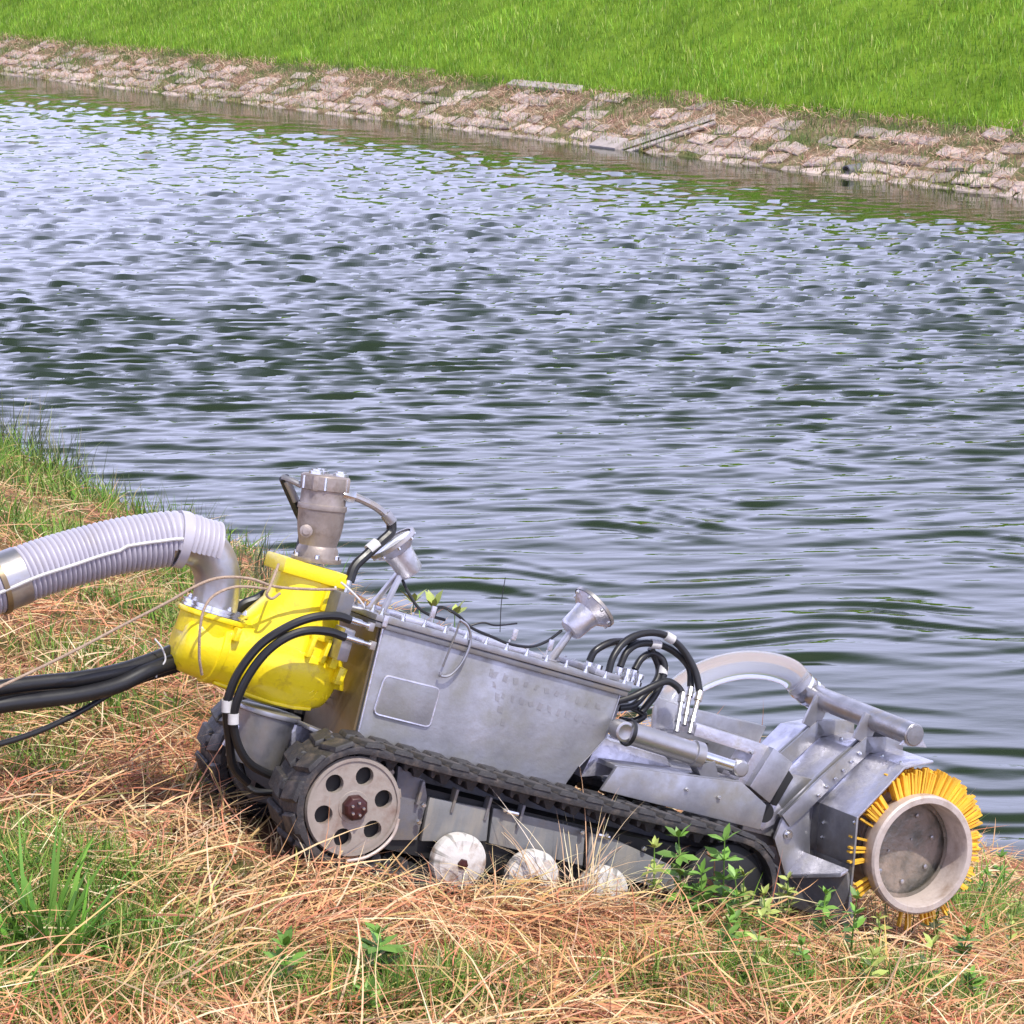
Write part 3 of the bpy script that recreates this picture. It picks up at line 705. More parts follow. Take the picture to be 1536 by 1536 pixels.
# port under the steel elbow
po = Vector(P(318, 930, PL)); eu = (Vector(P(330, 880, PL)) - Vector(P(316, 925, PL))).normalized()
MB().lathe(po - eu * 0.05, eu, [(0, 0.092), (0.055, 0.092), (0.056, 0.100), (0.070, 0.100)], 40).build('inlet_port', M['yellow'], pump, 0.003)
MB().lathe(po + eu * 0.0215, eu, [(0, 0.094), (0.006, 0.094), (0.0065, 0.088), (0.010, 0.088), (0.0105, 0.093), (0.018, 0.093)], 40).build('inlet_clamp', M['chrome'], pump, 0)
bb = MB()
for k_ in range(5):
    a = k_ * math.pi * 2 / 5 + 0.3; t = eu.orthogonal().normalized(); g = eu.cross(t)
    bb.lathe(po + eu * 0.040 + (t * math.cos(a) + g * math.sin(a)) * 0.084, eu, [(0, 0.008), (0.006, 0.008), (0.007, 0.005), (0.011, 0.005)], 6)
bb.build('port_bolts', M['chrome'], pump, kind='stuff')
# cast ribs and webs on the near side
for (x, y, w_, h_) in ((462, 968, 0.007, 0.030), (484, 975, 0.006, 0.034), (498, 985, 0.011, 0.030), (505, 1012, 0.012, 0.024), (352, 950, 0.008, 0.018)):
    MB().obox(Vector(P(x, y, PL - 0.085)), FX * w_, LX * 0.035, (UX + FX * 0.1) * h_).build('casting_rib', M['yellow'], pump, 0.004)
MB().obox(Vector(P(482, 955, PL - 0.088)), fx * 0.036, LX * 0.02, UX * 0.012).build('casting_boss', M['yellow'], pump, 0.005)
MB().obox(Vector(P(490, 900, PL - 0.07)), fx * 0.016, LX * 0.02, UX * 0.032).build('casting_boss', M['yellow'], pump, 0.005)
# bottom flange seam, and small raised casting mark (too worn to read)
MB().tube([ax0 + axn * (Lp * t) + (-UX * 0.86 - LX * 0.50).normalized() * rr for t, rr in ((0.18, 0.106), (0.35, 0.110), (0.5, 0.114), (0.65, 0.116), (0.8, 0.113), (0.93, 0.104))], 0.0055, 8).build('seam_lip', M['yellow'], pump)
cm = MB()
def surf(x, y, lift=0.0):   # point on the barrel skin in line with a picture position
    d = ray(x, y); dl = Vector((d @ MF, d @ ML, d @ MU)).normalized(); o_ = Vector(((CPOS - MO) @ MF, (CPOS - MO) @ ML, (CPOS - MO) @ MU))
    t = 4.0
    for _ in range(900):
        q = o_ + dl * t; h = (q - ax0).dot(axn); rad = (q - ax0 - axn * h).length
        hs = [p[0] for p in prof]; rs = [p[1] for p in prof]
        if -0.05 < h < Lp + 0.034 and rad < float(np.interp(h, hs, rs)) + lift: return q
        t += 0.003
    return q
for seg in (((464, 1040), (470, 1036), (477, 1037), (468, 1047), (480, 1049)), ((484, 1040), (485, 1048), (489, 1049), (491, 1041)), ((495, 1042), (494, 1050), (499, 1045)), ((462, 1049), (476, 1050), (492, 1055))):
    cm.tube([surf(x, y, 0.001) for x, y in seg], 0.0018, 6)
cm.build('casting_mark', M['yellow'], pump, kind='stuff')

# tub and brackets under the pump
tc_ = Vector(P(392, 1100, 0.36))
MB().lathe(tc_ - UX * 0.085, UX, [(0, 0.078), (0.14, 0.088), (0.142, 0.094), (0.155, 0.094)], 36).build('pump_base', M['alu'], bot, 0.002)
MB().prism([P2(x, y, .33) for x, y in ((352, 1086), (372, 1092), (376, 1140), (335, 1118))], 0.33, 0.345).build('gusset_plate', M['alu_bright'], bot, 0.001)
MB().prism([P2(x, y, .30) for x, y in ((438, 1086), (500, 1098), (470, 1140), (436, 1150))], 0.30, 0.315).build('gusset_plate', M['alu_bright'], bot, 0.001)
MB().obox(Vector(P(486, 1100, 0.26)), FX * 0.07 - UX * 0.01, LX * 0.06, UX * 0.005).build('support_bar', M['alu'], bot, 0.002)
MB().box(-0.12, 0.0, 0.25, 0.60, -0.05, 0.08).build('rear_axle_housing', M['black'], bot, 0.004)

# ---- motor
m0 = Vector(P(474, 842, PL)); m1 = Vector(P(489, 712, PL)); md = (m1 - m0); ml = md.length; mn = md.normalized()
motor = MB().lathe(m0, mn, [(0, 0.070), (0.012, 0.070), (0.013, 0.060), (0.035, 0.058), (0.045, 0.052), (0.075, 0.060), (0.10, 0.064), (0.145, 0.066), (0.146, 0.069), (0.160, 0.069), (0.161, 0.064), (ml * 0.82, 0.063), (ml * 0.825, 0.068), (ml * 0.98, 0.068), (ml, 0.062)], 40).build('pump_motor', M['motor'], bot, 0.001)
mx_ = (FX - mn * FX.dot(mn)).normalized(); my_ = mn.cross(mx_)
hd = MB()
for sx, sy in ((-0.034, -0.02), (0.034, -0.026), (0.0, 0.036)): hd.lathe(m1 + mx_ * sx + my_ * sy, mn, [(0, 0.022), (0.008, 0.022), (0.009, 0.015), (0.014, 0.015)], 16)
hd.build('motor_ports', M['chrome'], motor, kind='stuff')
hd = MB()
for k_ in range(6):
    a = k_ * math.pi / 3 + 0.2; q = m0 + mn * (ml * 0.83) + (mx_ * math.cos(a) + my_ * math.sin(a)) * 0.068; hd.cyl(q, q + mn * 0.035, 0.0042, n=8)
    q = m0 + mn * 0.012 + (mx_ * math.cos(a) + my_ * math.sin(a)) * 0.064; hd.bolt(q, mn, 0.007, 0.010)
hd.build('motor_bolts', M['chrome'], motor, kind='stuff')
q = Vector(P(461, 797, PL - 0.058)); MB().lathe(q + LX * 0.012, (-LX - FX * 0.3), [(0, 0.018), (0.016, 0.018), (0.017, 0.011), (0.020, 0.011)], 16).build('motor_plug', M['motor'], motor, 0.001)
MB().obox(m0 + mn * (ml * 0.9), mx_ * 0.055, my_ * 0.055, mn * 0.022).build('motor_head', M['motor'], motor, 0.006)
# hydraulic lines of the motor
tubep([(512, 742, .36), (528, 744, .36), (548, 752, .36), (566, 762, .36), (578, 772, .36)], 0.0115, 'steel_line', 'galv')
q0, q1 = Vector(P(513, 741, .36)), Vector(P(531, 746, .36)); MB().cyl(q0, q1, 0.018, n=6).build('line_fitting', M['chrome'], bot, 0.001)
q0, q1 = Vector(P(578, 770, .36)), Vector(P(588, 784, .36)); MB().cyl(q0, q1, 0.017, n=12).build('line_fitting', M['galv'], bot, 0.001)
h_ = tubep([(587, 782, .36), (586, 798, .36), (572, 812, .35), (550, 832, .34), (532, 850, .33), (524, 872, .32)], 0.0145, 'motor_hose')
a, b = Vector(P(566, 815, .35)), Vector(P(553, 826, .345)); MB().cyl(a, b, 0.0175, n=16).build('hose_label', M['white'], h_)
MB().tube(spline([P(*p) for p in ((524, 870, .32), (520, 884, .32), (512, 900, .32))], 5), 0.010, 10).build('line_fitting', M['chrome'], bot)
tubep([(452, 728, .44), (436, 720, .46), (424, 716, .48)], 0.009, 'steel_line', 'galv')
tubep([(426, 716, .48), (434, 735, .49), (446, 762, .50), (456, 790, .50), (448, 830, .50), (420, 872, .50), (388, 898, .50), (362, 910, .50), (330, 950, .50), (268, 980, .46)], 0.0155, 'motor_hose')
tubep([(430, 722, .47), (438, 738, .47), (444, 752, .47)], 0.010, 'line_fitting', 'galv')

# ---- galvanised elbow and its sleeve
el = [P(318, 928, PL), P(324, 895, PL), P(326, 865, PL), P(318, 838, PL), P(302, 820, PL), P(280, 812, PL), P(256, 808, PL)]
elbow = MB().tube(spline(el, 8), 0.063, 32).build('elbow_pipe', M['galv'], bot)
a = Vector(P(256, 808, PL)); d = (a - Vector(P(280, 812, PL))).normalized()
MB().lathe(a - d * 0.002, d, [(0.0, 0.066), (0.012, 0.066), (0.012, 0.05)], 32, cap=False).build('elbow_rim', M['galv'], elbow)
q = a + d * -0.01; MB().lathe(q, -d, [(0, 0.0655), (0.030, 0.0655)], 10, cap=False, a0=math.radians(150), a1=math.radians(215)).build('tape_patch', M['dull_yellow'], elbow)

# ---- rear hoses that loop past the pump
fit = [((556, 940), (524, 929)), ((558, 968), (516, 955))]
for (p, q) in fit:
    a, b = Vector(P(*p, TL0 - 0.012)), Vector(P(*q, TL0 - 0.012))
    MB().lathe(a, b - a, [(0, 0.010), (0.012, 0.010), (0.012, 0.007), (0.030, 0.007), (0.030, 0.0095), ((b - a).length, 0.0095)], 12).build('hose_fitting', M['chrome'], bot)
    MB().obox(a, FX * 0.008, LX * 0.010, UX * 0.012).build('fitting_block', M['galv'], bot, 0.002)
h1 = tubep([(526, 930, .188), (505, 924, .188), (470, 926, .185), (432, 940, .19), (392, 966, .20), (362, 1002, .21), (346, 1035, .22), (340, 1065, .23), (344, 1110, .25), (350, 1150, .27), (372, 1175, .28)], 0.0120, 'rear_hose')
h2 = tubep([(518, 956, .188), (495, 948, .188), (462, 946, .185), (430, 956, .185), (398, 980, .19), (372, 1015, .20), (356, 1050, .21), (350, 1082, .22), (358, 1120, .23), (378, 1148, .24), (420, 1168, .25), (450, 1176, .26)], 0.0120, 'rear_hose')
for (x0, y0, x1, y1, l, par) in ((341, 1050, 340.5, 1068, .228, h1), (350, 1070, 350, 1086, .218, h2)):
    MB().cyl(P(x0, y0, l), P(x1, y1, l), 0.0150, n=16).build('hose_label', M['white'], par)
tubep([(346, 1150, .30), (352, 1120, .36), (372, 1180, .32), (410, 1190, .3)], 0.010, 'rear_hose')
MB().obox(Vector(P(508, 906, .28)), FX * 0.022, LX * 0.05, UX * 0.035).build('valve_block', M['alu_dark'], bot, 0.004)
MB().obox(Vector(P(512, 965, .26)), FX * 0.016, LX * 0.04, UX * 0.045).build('valve_block', M['galv'], bot, 0.004)
tubep([(503, 880, .30), (505, 898, .28), (520, 908, .26), (545, 913, .24), (541, 902, .24), (524, 884, .26), (512, 874, .3)], 0.0032, 'lanyard', 'white')

# ---- front frame
MB().prism([P2(x, y, .12) for x, y in ((926, 1150), (1114, 1174), (1150, 1208), (1140, 1245), (1060, 1225), (902, 1186))], 0.12, 0.135).build('skirt_plate', M['alu'], bot, 0.003)
MB().prism([P2(x, y, .12) for x, y in ((926, 1149), (1114, 1173), (1112, 1180), (924, 1156))], 0.136, 0.62).build('deck_plate', M['alu'], bot, 0.002)
MB().prism([P2(x, y, .20) for x, y in ((910, 1110), (1010, 1140), (1020, 1160), (880, 1170))], 0.24, 0.58).build('front_wedge', M['alu_bright'], bot, 0.004)
fr = MB().prism([P2(x, y, .22) for x, y in ((1041, 1084), (1153, 1119), (1117, 1177), (1100, 1172), (1124, 1130), (1036, 1102))], 0.20, 0.30).build('cylinder_frame', M['alu_bright'], bot, 0.003)
MB().prism([P2(x, y, .20) for x, y in ((1153, 1119), (1182, 1142), (1147, 1202), (1117, 1177))], 0.17, 0.56).build('front_cross_box', M['alu'], bot, 0.004)
MB().prism([P2(x, y, .50) for x, y in ((1000, 1055), (1150, 1090), (1130, 1130), (990, 1100))], 0.50, 0.56).build('far_side_plate', M['alu'], bot, 0.003)
tb = MB()
for x, y in ((1030, 1184), (1078, 1196)): tb.bolt(P(x, y, .118), -LX, 0.006, 0.006)
for x, y in ((1127, 1128),): tb.bolt(P(x, y, .198), -LX, 0.006, 0.006)
tb.build('plate_bolts', M['chrome'], bot, kind='stuff')
def ram(l, dx=0, dy=0):
    a, b, c, e = [Vector(P(x + dx, y + dy, l)) for x, y in ((940, 1098), (1050, 1133), (1054, 1134), (1100, 1149))]
    cy = MB().lathe(a, b - a, [(0, 0.030), (0.004, 0.036), (0.010, 0.037), (0.012, 0.034), ((b - a).length - 0.03, 0.034), ((b - a).length - 0.028, 0.039), ((b - a).length, 0.039), ((b - a).length + 0.004, 0.030)], 28).build('hydraulic_cylinder', M['galv'], bot, 0)
    MB().cyl(b, e, 0.018, n=16).build('piston_rod', M['chrome'], cy)
    MB().lathe(e + (e - c).normalized() * 0.018 + LX * 0.018, -LX, [(0, 0.026), (0.036, 0.026), (0.040, 0.020)], 20).build('rod_eye', M['galv'], cy, 0.001)
    q = a + (a - b).normalized() * 0.018
    MB().lathe(q + LX * 0.024, -LX, [(0, 0.030), (0.048, 0.030), (0.050, 0.022), (0.046, 0.014)], 20).build('cylinder_eye', M['galv'], cy, 0.001)
    MB().lathe(a - (b - a).normalized() * 0.001, b - a, [(0, 0.039), (0.008, 0.041), (0.014, 0.039)], 28, cap=False).build('seal_ring', M['rubber'], cy)
    return cy
ram(0.16); ram(0.46)
MB().prism([P2(x, y, .16) for x, y in ((1040, 1148), (1068, 1140), (1074, 1168), (1050, 1170))], 0.14, 0.19).build('cylinder_bracket', M['alu_dark'], bot, 0.002)
MB().prism([P2(x, y, .2) for x, y in ((926, 1040), (960, 1050), (940, 1110), (908, 1104))], 0.30, 0.56).build('hose_bulkhead', M['alu_dark'], bot, 0.003)

# ---- hose nest in front of the tank
nest = [
 [(884, 992, .30), (893, 976, .30), (915, 964, .31), (935, 962, .33), (960, 965, .34)],
 [(912, 1012, .26), (920, 985, .27), (938, 962, .29), (965, 950, .31), (995, 952, .32), (1022, 972, .32), (1042, 1005, .30), (1050, 1040, .28)],
 [(930, 1000, .30), (940, 978, .31), (958, 966, .33), (985, 966, .34), (1012, 978, .34), (1034, 1002, .33), (1036, 1034, .31)],
 [(952, 1004, .34), (962, 988, .35), (978, 980, .36), (994, 990, .35), (996, 1010, .34), (984, 1040, .33), (962, 1068, .32)],
 [(926, 1052, .28), (950, 1044, .28), (978, 1030, .28), (1000, 1022, .29), (1016, 1030, .29), (1024, 1042, .28)],
 [(928, 1062, .31), (950, 1058, .32), (968, 1040, .33), (985, 1020, .34), (988, 1000, .36), (976, 972, .36)],
 [(926, 1056, .34), (946, 1060, .34), (966, 1072, .34), (950, 1082, .34), (930, 1080, .34)]]
nh = [MB().tube(spline([P(*p) for p in pts], 7), 0.0110, 12).build('hydraulic_hose', M['rubber'], bot) for pts in nest]
for pts, par in ((((998, 953, .32), (1010, 960, .32)), nh[1]), (((976, 965, .34), (990, 967, .34)), nh[2]), (((996, 1000, .35), (994, 1012, .34)), nh[3])):
    MB().cyl(P(*pts[0]), P(*pts[1]), 0.0145, n=16).build('hose_label', M['white'], par)
for (p, q) in (((1050, 1038, .28), (1034, 1100, .22)), ((1036, 1032, .31), (1026, 1088, .25)), ((1024, 1040, .28), (1014, 1098, .22))):
    a, b = Vector(P(*p)), Vector(P(*q)); L_ = (b - a).length
    MB().lathe(a, b - a, [(0, 0.0115), (0.030, 0.0115), (0.031, 0.0075), (L_ * 0.6, 0.0075), (L_ * 0.6, 0.011), (L_ * 0.75, 0.011), (L_ * 0.75, 0.008), (L_, 0.008)], 10).build('hose_fitting', M['galv'], bot)
for x, y, l in ((884, 996, .30), (898, 1000, .28), (912, 1014, .26), (930, 1004, .30), (942, 1006, .28), (952, 1008, .34), (960, 1014, .30)):
    a = Vector(P(x, y, l)); MB().lathe(a - UX * 0.030, UX, [(0, 0.012), (0.012, 0.012), (0.012, 0.008), (0.022, 0.008), (0.022, 0.0125), (0.036, 0.0125)], 8).build('hose_fitting', M['chrome'], bot)
MB().prism([(lb[0] - 0.10, lidu(lb[0] - 0.10) + 0.001), (lb[0] - 0.015, lidu(lb[0]) + 0.001), (lb[0] - 0.015, lidu(lb[0]) + 0.018), (lb[0] - 0.10, lidu(lb[0] - 0.10) + 0.018)], 0.24, 0.50).build('valve_manifold', M['galv'], bot, 0.003)

# ---- brush drum and hood
DC = (1.826, 0.240)
hood_poly = [(1.640, 0.02), (1.612, 0.155), (1.578, 0.299), (1.694, 0.481), (1.79, 0.520)]
def shell(poly, th, l0, l1, name, mt):
    inn = []
    for (f, u) in poly:
        d = Vector((DC[0] - f, DC[1] - u)).normalized(); inn.append((f + d.x * th, u + d.y * th))
    m = MB(); n = len(poly)
    for i in range(n - 1):
        a, b, c, d = poly[i], poly[i + 1], inn[i + 1], inn[i]
        m.hexa([(p[0], l0, p[1]) for p in (a, b, c, d)], [(p[0], l1, p[1]) for p in (a, b, c, d)])
    return m
hood = MB()
def facet(i, l0, l1, mt, name, ext=0.0):
    a, b = Vector(hood_poly[i]), Vector(hood_poly[i + 1]); ctr2 = Vector(DC)
    nrm = Vector((-(b - a).y, (b - a).x)).normalized()
    if nrm.dot(ctr2 - a) < 0: nrm = -nrm
    c, d = b + nrm * 0.007, a + nrm * 0.007
    return MB().prism([tuple(p) for p in (a, b, c, d)], l0, l1).build(name, M[mt], bot, 0.0015)
HL = 0.03
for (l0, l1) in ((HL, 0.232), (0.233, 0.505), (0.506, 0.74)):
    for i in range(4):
        facet(i, l0, l1, ('alu_dark', 'alu', 'alu_bright', 'alu_bright')[i], 'hood_panel')  # sunlight put into the colour: top panels brighter, lowest panel darker
def ridge(l0, l1):
    outer = [(1.449, 0.235), (1.545, 0.372), (1.665, 0.530), (1.80, 0.560)]
    m = MB()
    for i in range(3):
        a, b = Vector(outer[i]), Vector(outer[i + 1]); t = (b - a).normalized(); nn = Vector((t.y, -t.x)); w_ = 0.050
        m.prism([tuple(a), tuple(b), tuple(b + nn * w_), tuple(a + nn * w_)], l0, l1)
    return m.build('hood_ridge', M['alu'], bot, 0.0015)
ridge(0.217, 0.227); ridge(0.238, 0.248); ridge(0.492, 0.502); ridge(0.508, 0.518)
MB().prism([(1.46, 0.235), (1.56, 0.375), (1.68, 0.545), (1.80, 0.573), (1.80, 0.535), (1.69, 0.508), (1.575, 0.36), (1.475, 0.225)], 0.2275, 0.2375).build('hood_seal', M['rubber'], bot, 0.001)
hbm = MB()
for i in range(6):
    t = (i + 0.5) / 6
    for l in (0.213, 0.252): 
        f = 1.56 + (1.68 - 1.56) * t; u = 0.300 + (0.485 - 0.300) * t; hbm.bolt((f - 0.012, l, u + 0.004), Vector((-0.84, 0, 0.54)), 0.006, 0.008)
for (f, u, l) in ((1.70, 0.486, 0.06), (1.70, 0.486, 0.16), (1.72, 0.494, 0.30), (1.72, 0.494, 0.42), (1.589, 0.245, 0.2), (1.60, 0.20, 0.2), (1.585, 0.28, 0.04)): hbm.bolt((f, l, u), Vector((-0.8, 0, 0.6)), 0.006, 0.006)
hbm.build('hood_bolts', M['chrome'], bot, kind='stuff')
# end bearing plate beside the hood's rear facet
bp_ = MB().prism([P2(x, y, .235) for x, y in ((1212, 1186), (1172, 1228), (1160, 1258), (1176, 1312), (1214, 1300))], 0.228, 0.240).build('bearing_plate', M['alu'], bot, 0.002)
q = Vector(P(1182, 1252, .226)); MB().lathe(q, -LX, [(0, 0.016), (0.004, 0.016), (0.004, 0.010), (0.012, 0.009)], 12).build('plate_bolt', M['chrome'], bp_)
MB().prism([P2(x, y, .22) for x, y in ((1180, 1144), (1196, 1168), (1170, 1212), (1150, 1200))], 0.24, 0.50).build('gap_shade_block', M['black'], bot, 0.003)  # black block added to stand in for the shade in the gap
# lifting eye
ey = MB().prism([P2(x, y, .26) for x, y in ((1136, 1240), (1160, 1196), (1172, 1212), (1160, 1236), (1142, 1246))], 0.255, 0.268).build('lifting_eye', M['alu_bright'], bot, 0.002)
q = Vector(P(1155, 1222, .253)); MB().lathe(q, LX, [(0, 0.008), (0.002, 0.008)], 12).build('eye_hole', M['black'], ey)
# lower bracket and skirt
MB().hexa([Vector(P(*p)) for p in ((1176, 1312, .235), (1204, 1277, .235), (1273, 1304, .035), (1262, 1310, .035))],
          [Vector(P(*p)) - UX * 0.012 for p in ((1176, 1312, .235), (1204, 1277, .235), (1273, 1304, .035), (1262, 1310, .035))]).build('corner_bracket', M['alu_bright'], bot, 0.001)
MB().hexa([Vector(P(*p)) for p in ((1172, 1314, .24), (1270, 1308, .036), (1278, 1392, .036), (1166, 1352, .24))],
          [Vector(P(*p)) + FX * 0.010 for p in ((1172, 1314, .24), (1270, 1308, .036), (1278, 1392, .036), (1166, 1352, .24))]).build('lower_skirt', M['alu_dark'], bot, 0.001)
# carrier arm between frame and drum
MB().box(1.30, 1.60, 0.30, 0.50, 0.13, 0.30).build('carrier_arm', M['alu_dark'], bot, 0.006)
MB().box(1.36, 1.62, 0.27, 0.29, 0.16, 0.36).build('arm_cheek', M['alu'], bot, 0.003)
MB().cyl((1.39, 0.22, 0.23), (1.39, 0.56, 0.23), 0.03, n=20).build('arm_pin', M['black'], bot)
q = Vector(P(1163, 1183, .26)); MB().lathe(q, -LX, [(0, 0.010), (0.012, 0.010)], 6).build('pin_bolt', M['chrome'], bot)

c3d = lambda l, r=0, a=0: (DC[0] + r * math.cos(a), l, DC[1] + r * math.sin(a))
drum = MB().lathe(c3d(0.0), LX, [(0.112, 0.120), (0.113, 0.157), (0.68, 0.157), (0.69, 0.11)], 56, cap=False).build('brush_drum', M['ring'], bot)
MB().lathe(c3d(0.0), LX, [(0.110, 0.152), (0.004, 0.155), (-0.002, 0.159), (-0.002, 0.175), (0.004, 0.181), (0.030, 0.182), (0.075, 0.170), (0.085, 0.160)], 64, cap=False).build('drum_rim', M['ring'], drum)
bpz = MB().lathe(c3d(0.106), LX, [(0, 0.0), (0.001, 0.152)], 48, cap=False).build('end_plate', M['drum'], drum)
MB().lathe(c3d(0.0), LX, [(0.092, 0.140), (0.092, 0.152), (0.105, 0.1525)], 48, cap=False).build('retaining_ring', M['drum'], drum)
b = MB()
for k_ in range(7):
    a = k_ * 2 * math.pi / 7 + 0.5; b.lathe(c3d(0.105, 0.105, a), -LX, [(0, 0.007), (0.005, 0.007), (0.006, 0.004)], 8)
for f, u in ((0.02, 0.03), (-0.05, -0.02)): b.lathe((DC[0] + f, 0.105, DC[1] + u), -LX, [(0, 0.004), (0.003, 0.003)], 8)
b.build('end_plate_bolts', M['galv'], drum, kind='stuff')
r3 = random.Random(3)
# bristles: one mesh, many objects
bmx = MB().hexa([(0, -0.005, -0.0034), (0, 0.005, -0.0034), (0, 0.005, 0.0034), (0, -0.005, 0.0034)], [(0.080, -0.008, -0.0028), (0.080, 0.008, -0.0028), (0.080, 0.008, 0.0028), (0.080, -0.008, 0.0028)])
bme = bmx.mesh('bristle', M['bristle'])
angs = []
for a0, a1, n_ in ((34, 128, 72), (142, 163, 10), (-20, 29, 38), (182, 200, 6), (-62, -42, 8), (218, 228, 4), (-86, -76, 4)):
    for i in range(n_): angs.append(a0 + (a1 - a0) * i / max(1, n_ - 1))
cnt = 0
for a_ in angs:
    if a_ < 34 and (math.sin(a_ * 0.9) + math.sin(a_ * 0.37 + 1) > 1.2 or r3.random() < 0.10): continue
    for row in ((0.045, 0.070) if 34 <= a_ <= 128 or 142 <= a_ <= 163 else (0.048,)):
        if cnt >= 280: break
        cnt += 1
        a = math.radians(a_ + r3.uniform(-1.1, 1.1) + 1.6 * math.sin(a_ * 0.55)); o = bpy.data.objects.new('bristle', bme); link(o, drum)
        ln = r3.uniform(0.80, 1.06) * (1.08 if 34 <= a_ <= 128 else 0.86)
        r0 = 0.168
        d = Vector((math.cos(a), r3.uniform(-0.10, 0.06), math.sin(a))).normalized(); t = Vector((-math.sin(a), 0, math.cos(a))); s_ = d.cross(t).normalized(); t = s_.cross(d)
        c = Vector(c3d(row + r3.uniform(-.004, .004), r0, a))
        o.matrix_local = Matrix(((d.x * ln, s_.x, t.x, c.x), (d.y * ln, s_.y, t.y, c.y), (d.z * ln, s_.z, t.z, c.z), (0, 0, 0, 1)))
bq = MB()
for i in range(520):
    a = math.radians(r3.uniform(-40, 120)); l = r3.uniform(0.12, 0.66); l = 0.12 + round((l - 0.12) / 0.054) * 0.054 + r3.uniform(-.006, .006)
    d = Vector((math.cos(a), 0, math.sin(a))); t = Vector((-math.sin(a), 0, math.cos(a))); c = Vector(c3d(l, 0.148, a))
    bq.obox(c + d * 0.036, d * 0.036, LX * 0.004, t * 0.003)
bq.build('inner_bristles', M['bristle'], drum, kind='stuff')

# ---- spray pipe on the hood with clear hose
pa = Vector(P(1372, 1103, .03)); pb = Vector(P(1213, 1040, .60))
pipe = MB().lathe(pa, pb - pa, [(0, 0.033), (0.003, 0.0355), ((pb - pa).length, 0.0355)], 28).build('spray_pipe', M['galv'], bot, 0.001)
MB().lathe(pa, pa - pb, [(-0.001, 0.030), (0.003, 0.029), (0.004, 0)], 24, cap=False).build('pipe_cap', M['alu'], pipe)
for (x0, y0, x1, y1, l) in ((1308, 1074, 1290, 1112, .225), (1234, 1048, 1214, 1090, .50)):
    a, b = Vector(P(x0, y0, l)), Vector(P(x1, y1, l)); MB().obox((a + b) / 2 , (b - a) / 2, LX * 0.006, (b - a).cross(LX).normalized() * 0.030).build('pipe_bracket', M['galv'], pipe, 0.002)
MB().prism([P2(x, y, .03) for x, y in ((1376, 1092), (1392, 1122), (1352, 1118))], 0.036, 0.042).build('pipe_fin', M['alu_bright'], pipe)
ch = spline([P(*p) for p in ((1222, 1044, .60), (1204, 1030, .60), (1186, 1010, .60), (1158, 1000, .58), (1120, 997, .56), (1080, 1004, .54), (1046, 1018, .52), (1018, 1038, .50), (1002, 1062, .48), (998, 1096, .46))], 8)
clr = MB().tube(ch, 0.045, 28, cap=False).build('clear_hose', M['clear'], bot)
a = ch[3]; b = ch[0]; MB().tube(ch[0:9], 0.041, 20).build('hose_tail', M['galv'], clr)
for i_ in (3, 8):
    t = (ch[i_ + 1] - ch[i_]).normalized(); MB().lathe(ch[i_], t, [(0, 0.0475), (0.014, 0.0475)], 28, cap=False).build('hose_clamp', M['chrome'], clr)

# ---- thin pale curved tube in front of the sprocket foot
tubep([(598, 1228, -.03), (590, 1252, -.035), (572, 1272, -.04), (548, 1286, -.045), (520, 1292, -.05)], 0.0045, 'curved_tube', 'ring')

# ================================================================== things fixed to or lying by the crawler
hp = spline([P(*p) for p in ((322, 822, PL), (290, 814, PL), (262, 808, PL), (226, 812, PL), (180, 819, PL), (120, 834, PL), (60, 852, .39), (0, 875, .38), (-70, 903, .36), (-170, 955, .33), (-330, 1035, .30), (-560, 1110, .26), (-800, 1185, .22))], 10)
hs_ = resample(hp, 0.0145 / 4)
rad = []; tot = len(hs_)
for i in range(tot):
    base = 0.0725 if i * 0.0145 / 4 > 0.05 else 0.070
    rad.append(base + (0.0042, 0.0042, 0.001, -0.0046)[i % 4])
start = 0
# full round from behind the cuff
cut = next(i for i, p in enumerate(hs_) if p.x < Vector(P(252, 808, PL)).x)
suction = empty('suction_hose', 'thick pale ribbed suction hose arching from the steel elbow to the left edge', 'hose', mat=MM)
MB().tube(hs_[cut:], rad[cut:], 28, cap=False).build('hose_wall', M['ribbed'], suction, ang=80)
# cuff: upper half sleeve over the elbow
m_ = MB(); seg = hs_[0:cut + 1]; vs = []; n_ = 20
for i, p in enumerate(seg):
    t = (seg[min(i + 1, len(seg) - 1)] - seg[max(0, i - 1)]).normalized(); upv = (UX - t * UX.dot(t)).normalized(); sd = t.cross(upv)
    for rr in (rad[i], rad[i] - 0.006):
        for k_ in range(n_ + 1):
            a = math.radians(-52 + 214 * k_ / n_); a = math.radians(90) - a
            # angle measured from straight up, biased to the far side
            an = math.radians(-108 + 216 * k_ / n_); vs.append(p + (upv * math.cos(an) + sd * math.sin(an)) * rr)
fs = []; w2 = 2 * (n_ + 1)
for i in range(len(seg) - 1):
    for k_ in range(n_):
        a = i * w2 + k_; fs.append((a, a + 1, a + w2 + 1, a + w2)); a += n_ + 1; fs.append((a, a + w2, a + w2 + 1, a + 1))
    for a in (i * w2, i * w2 + n_): fs.append((a, a + w2, a + w2 + n_ + 1, a + n_ + 1))
MB().add(vs, fs).build('hose_cuff', M['ribbed'], suction, ang=80)
def band(x, y, r, wd, name, mt):
    i = min(range(tot - 2), key=lambda j: (hs_[j] - Vector(P(x, y, PL))).length); t = (hs_[i + 1] - hs_[i]).normalized()
    MB().lathe(hs_[i] - t * wd / 2, t, [(0, r - .006), (0, r), (wd, r), (wd, r - .006)], 32, cap=False).build(name, M[mt], suction)
band(270, 809, 0.0785, 0.026, 'white_band', 'ribbed'); band(14, 870, 0.0785, 0.060, 'coupling', 'galv'); band(-8, 878, 0.083, 0.014, 'coupling_clamp', 'brown')
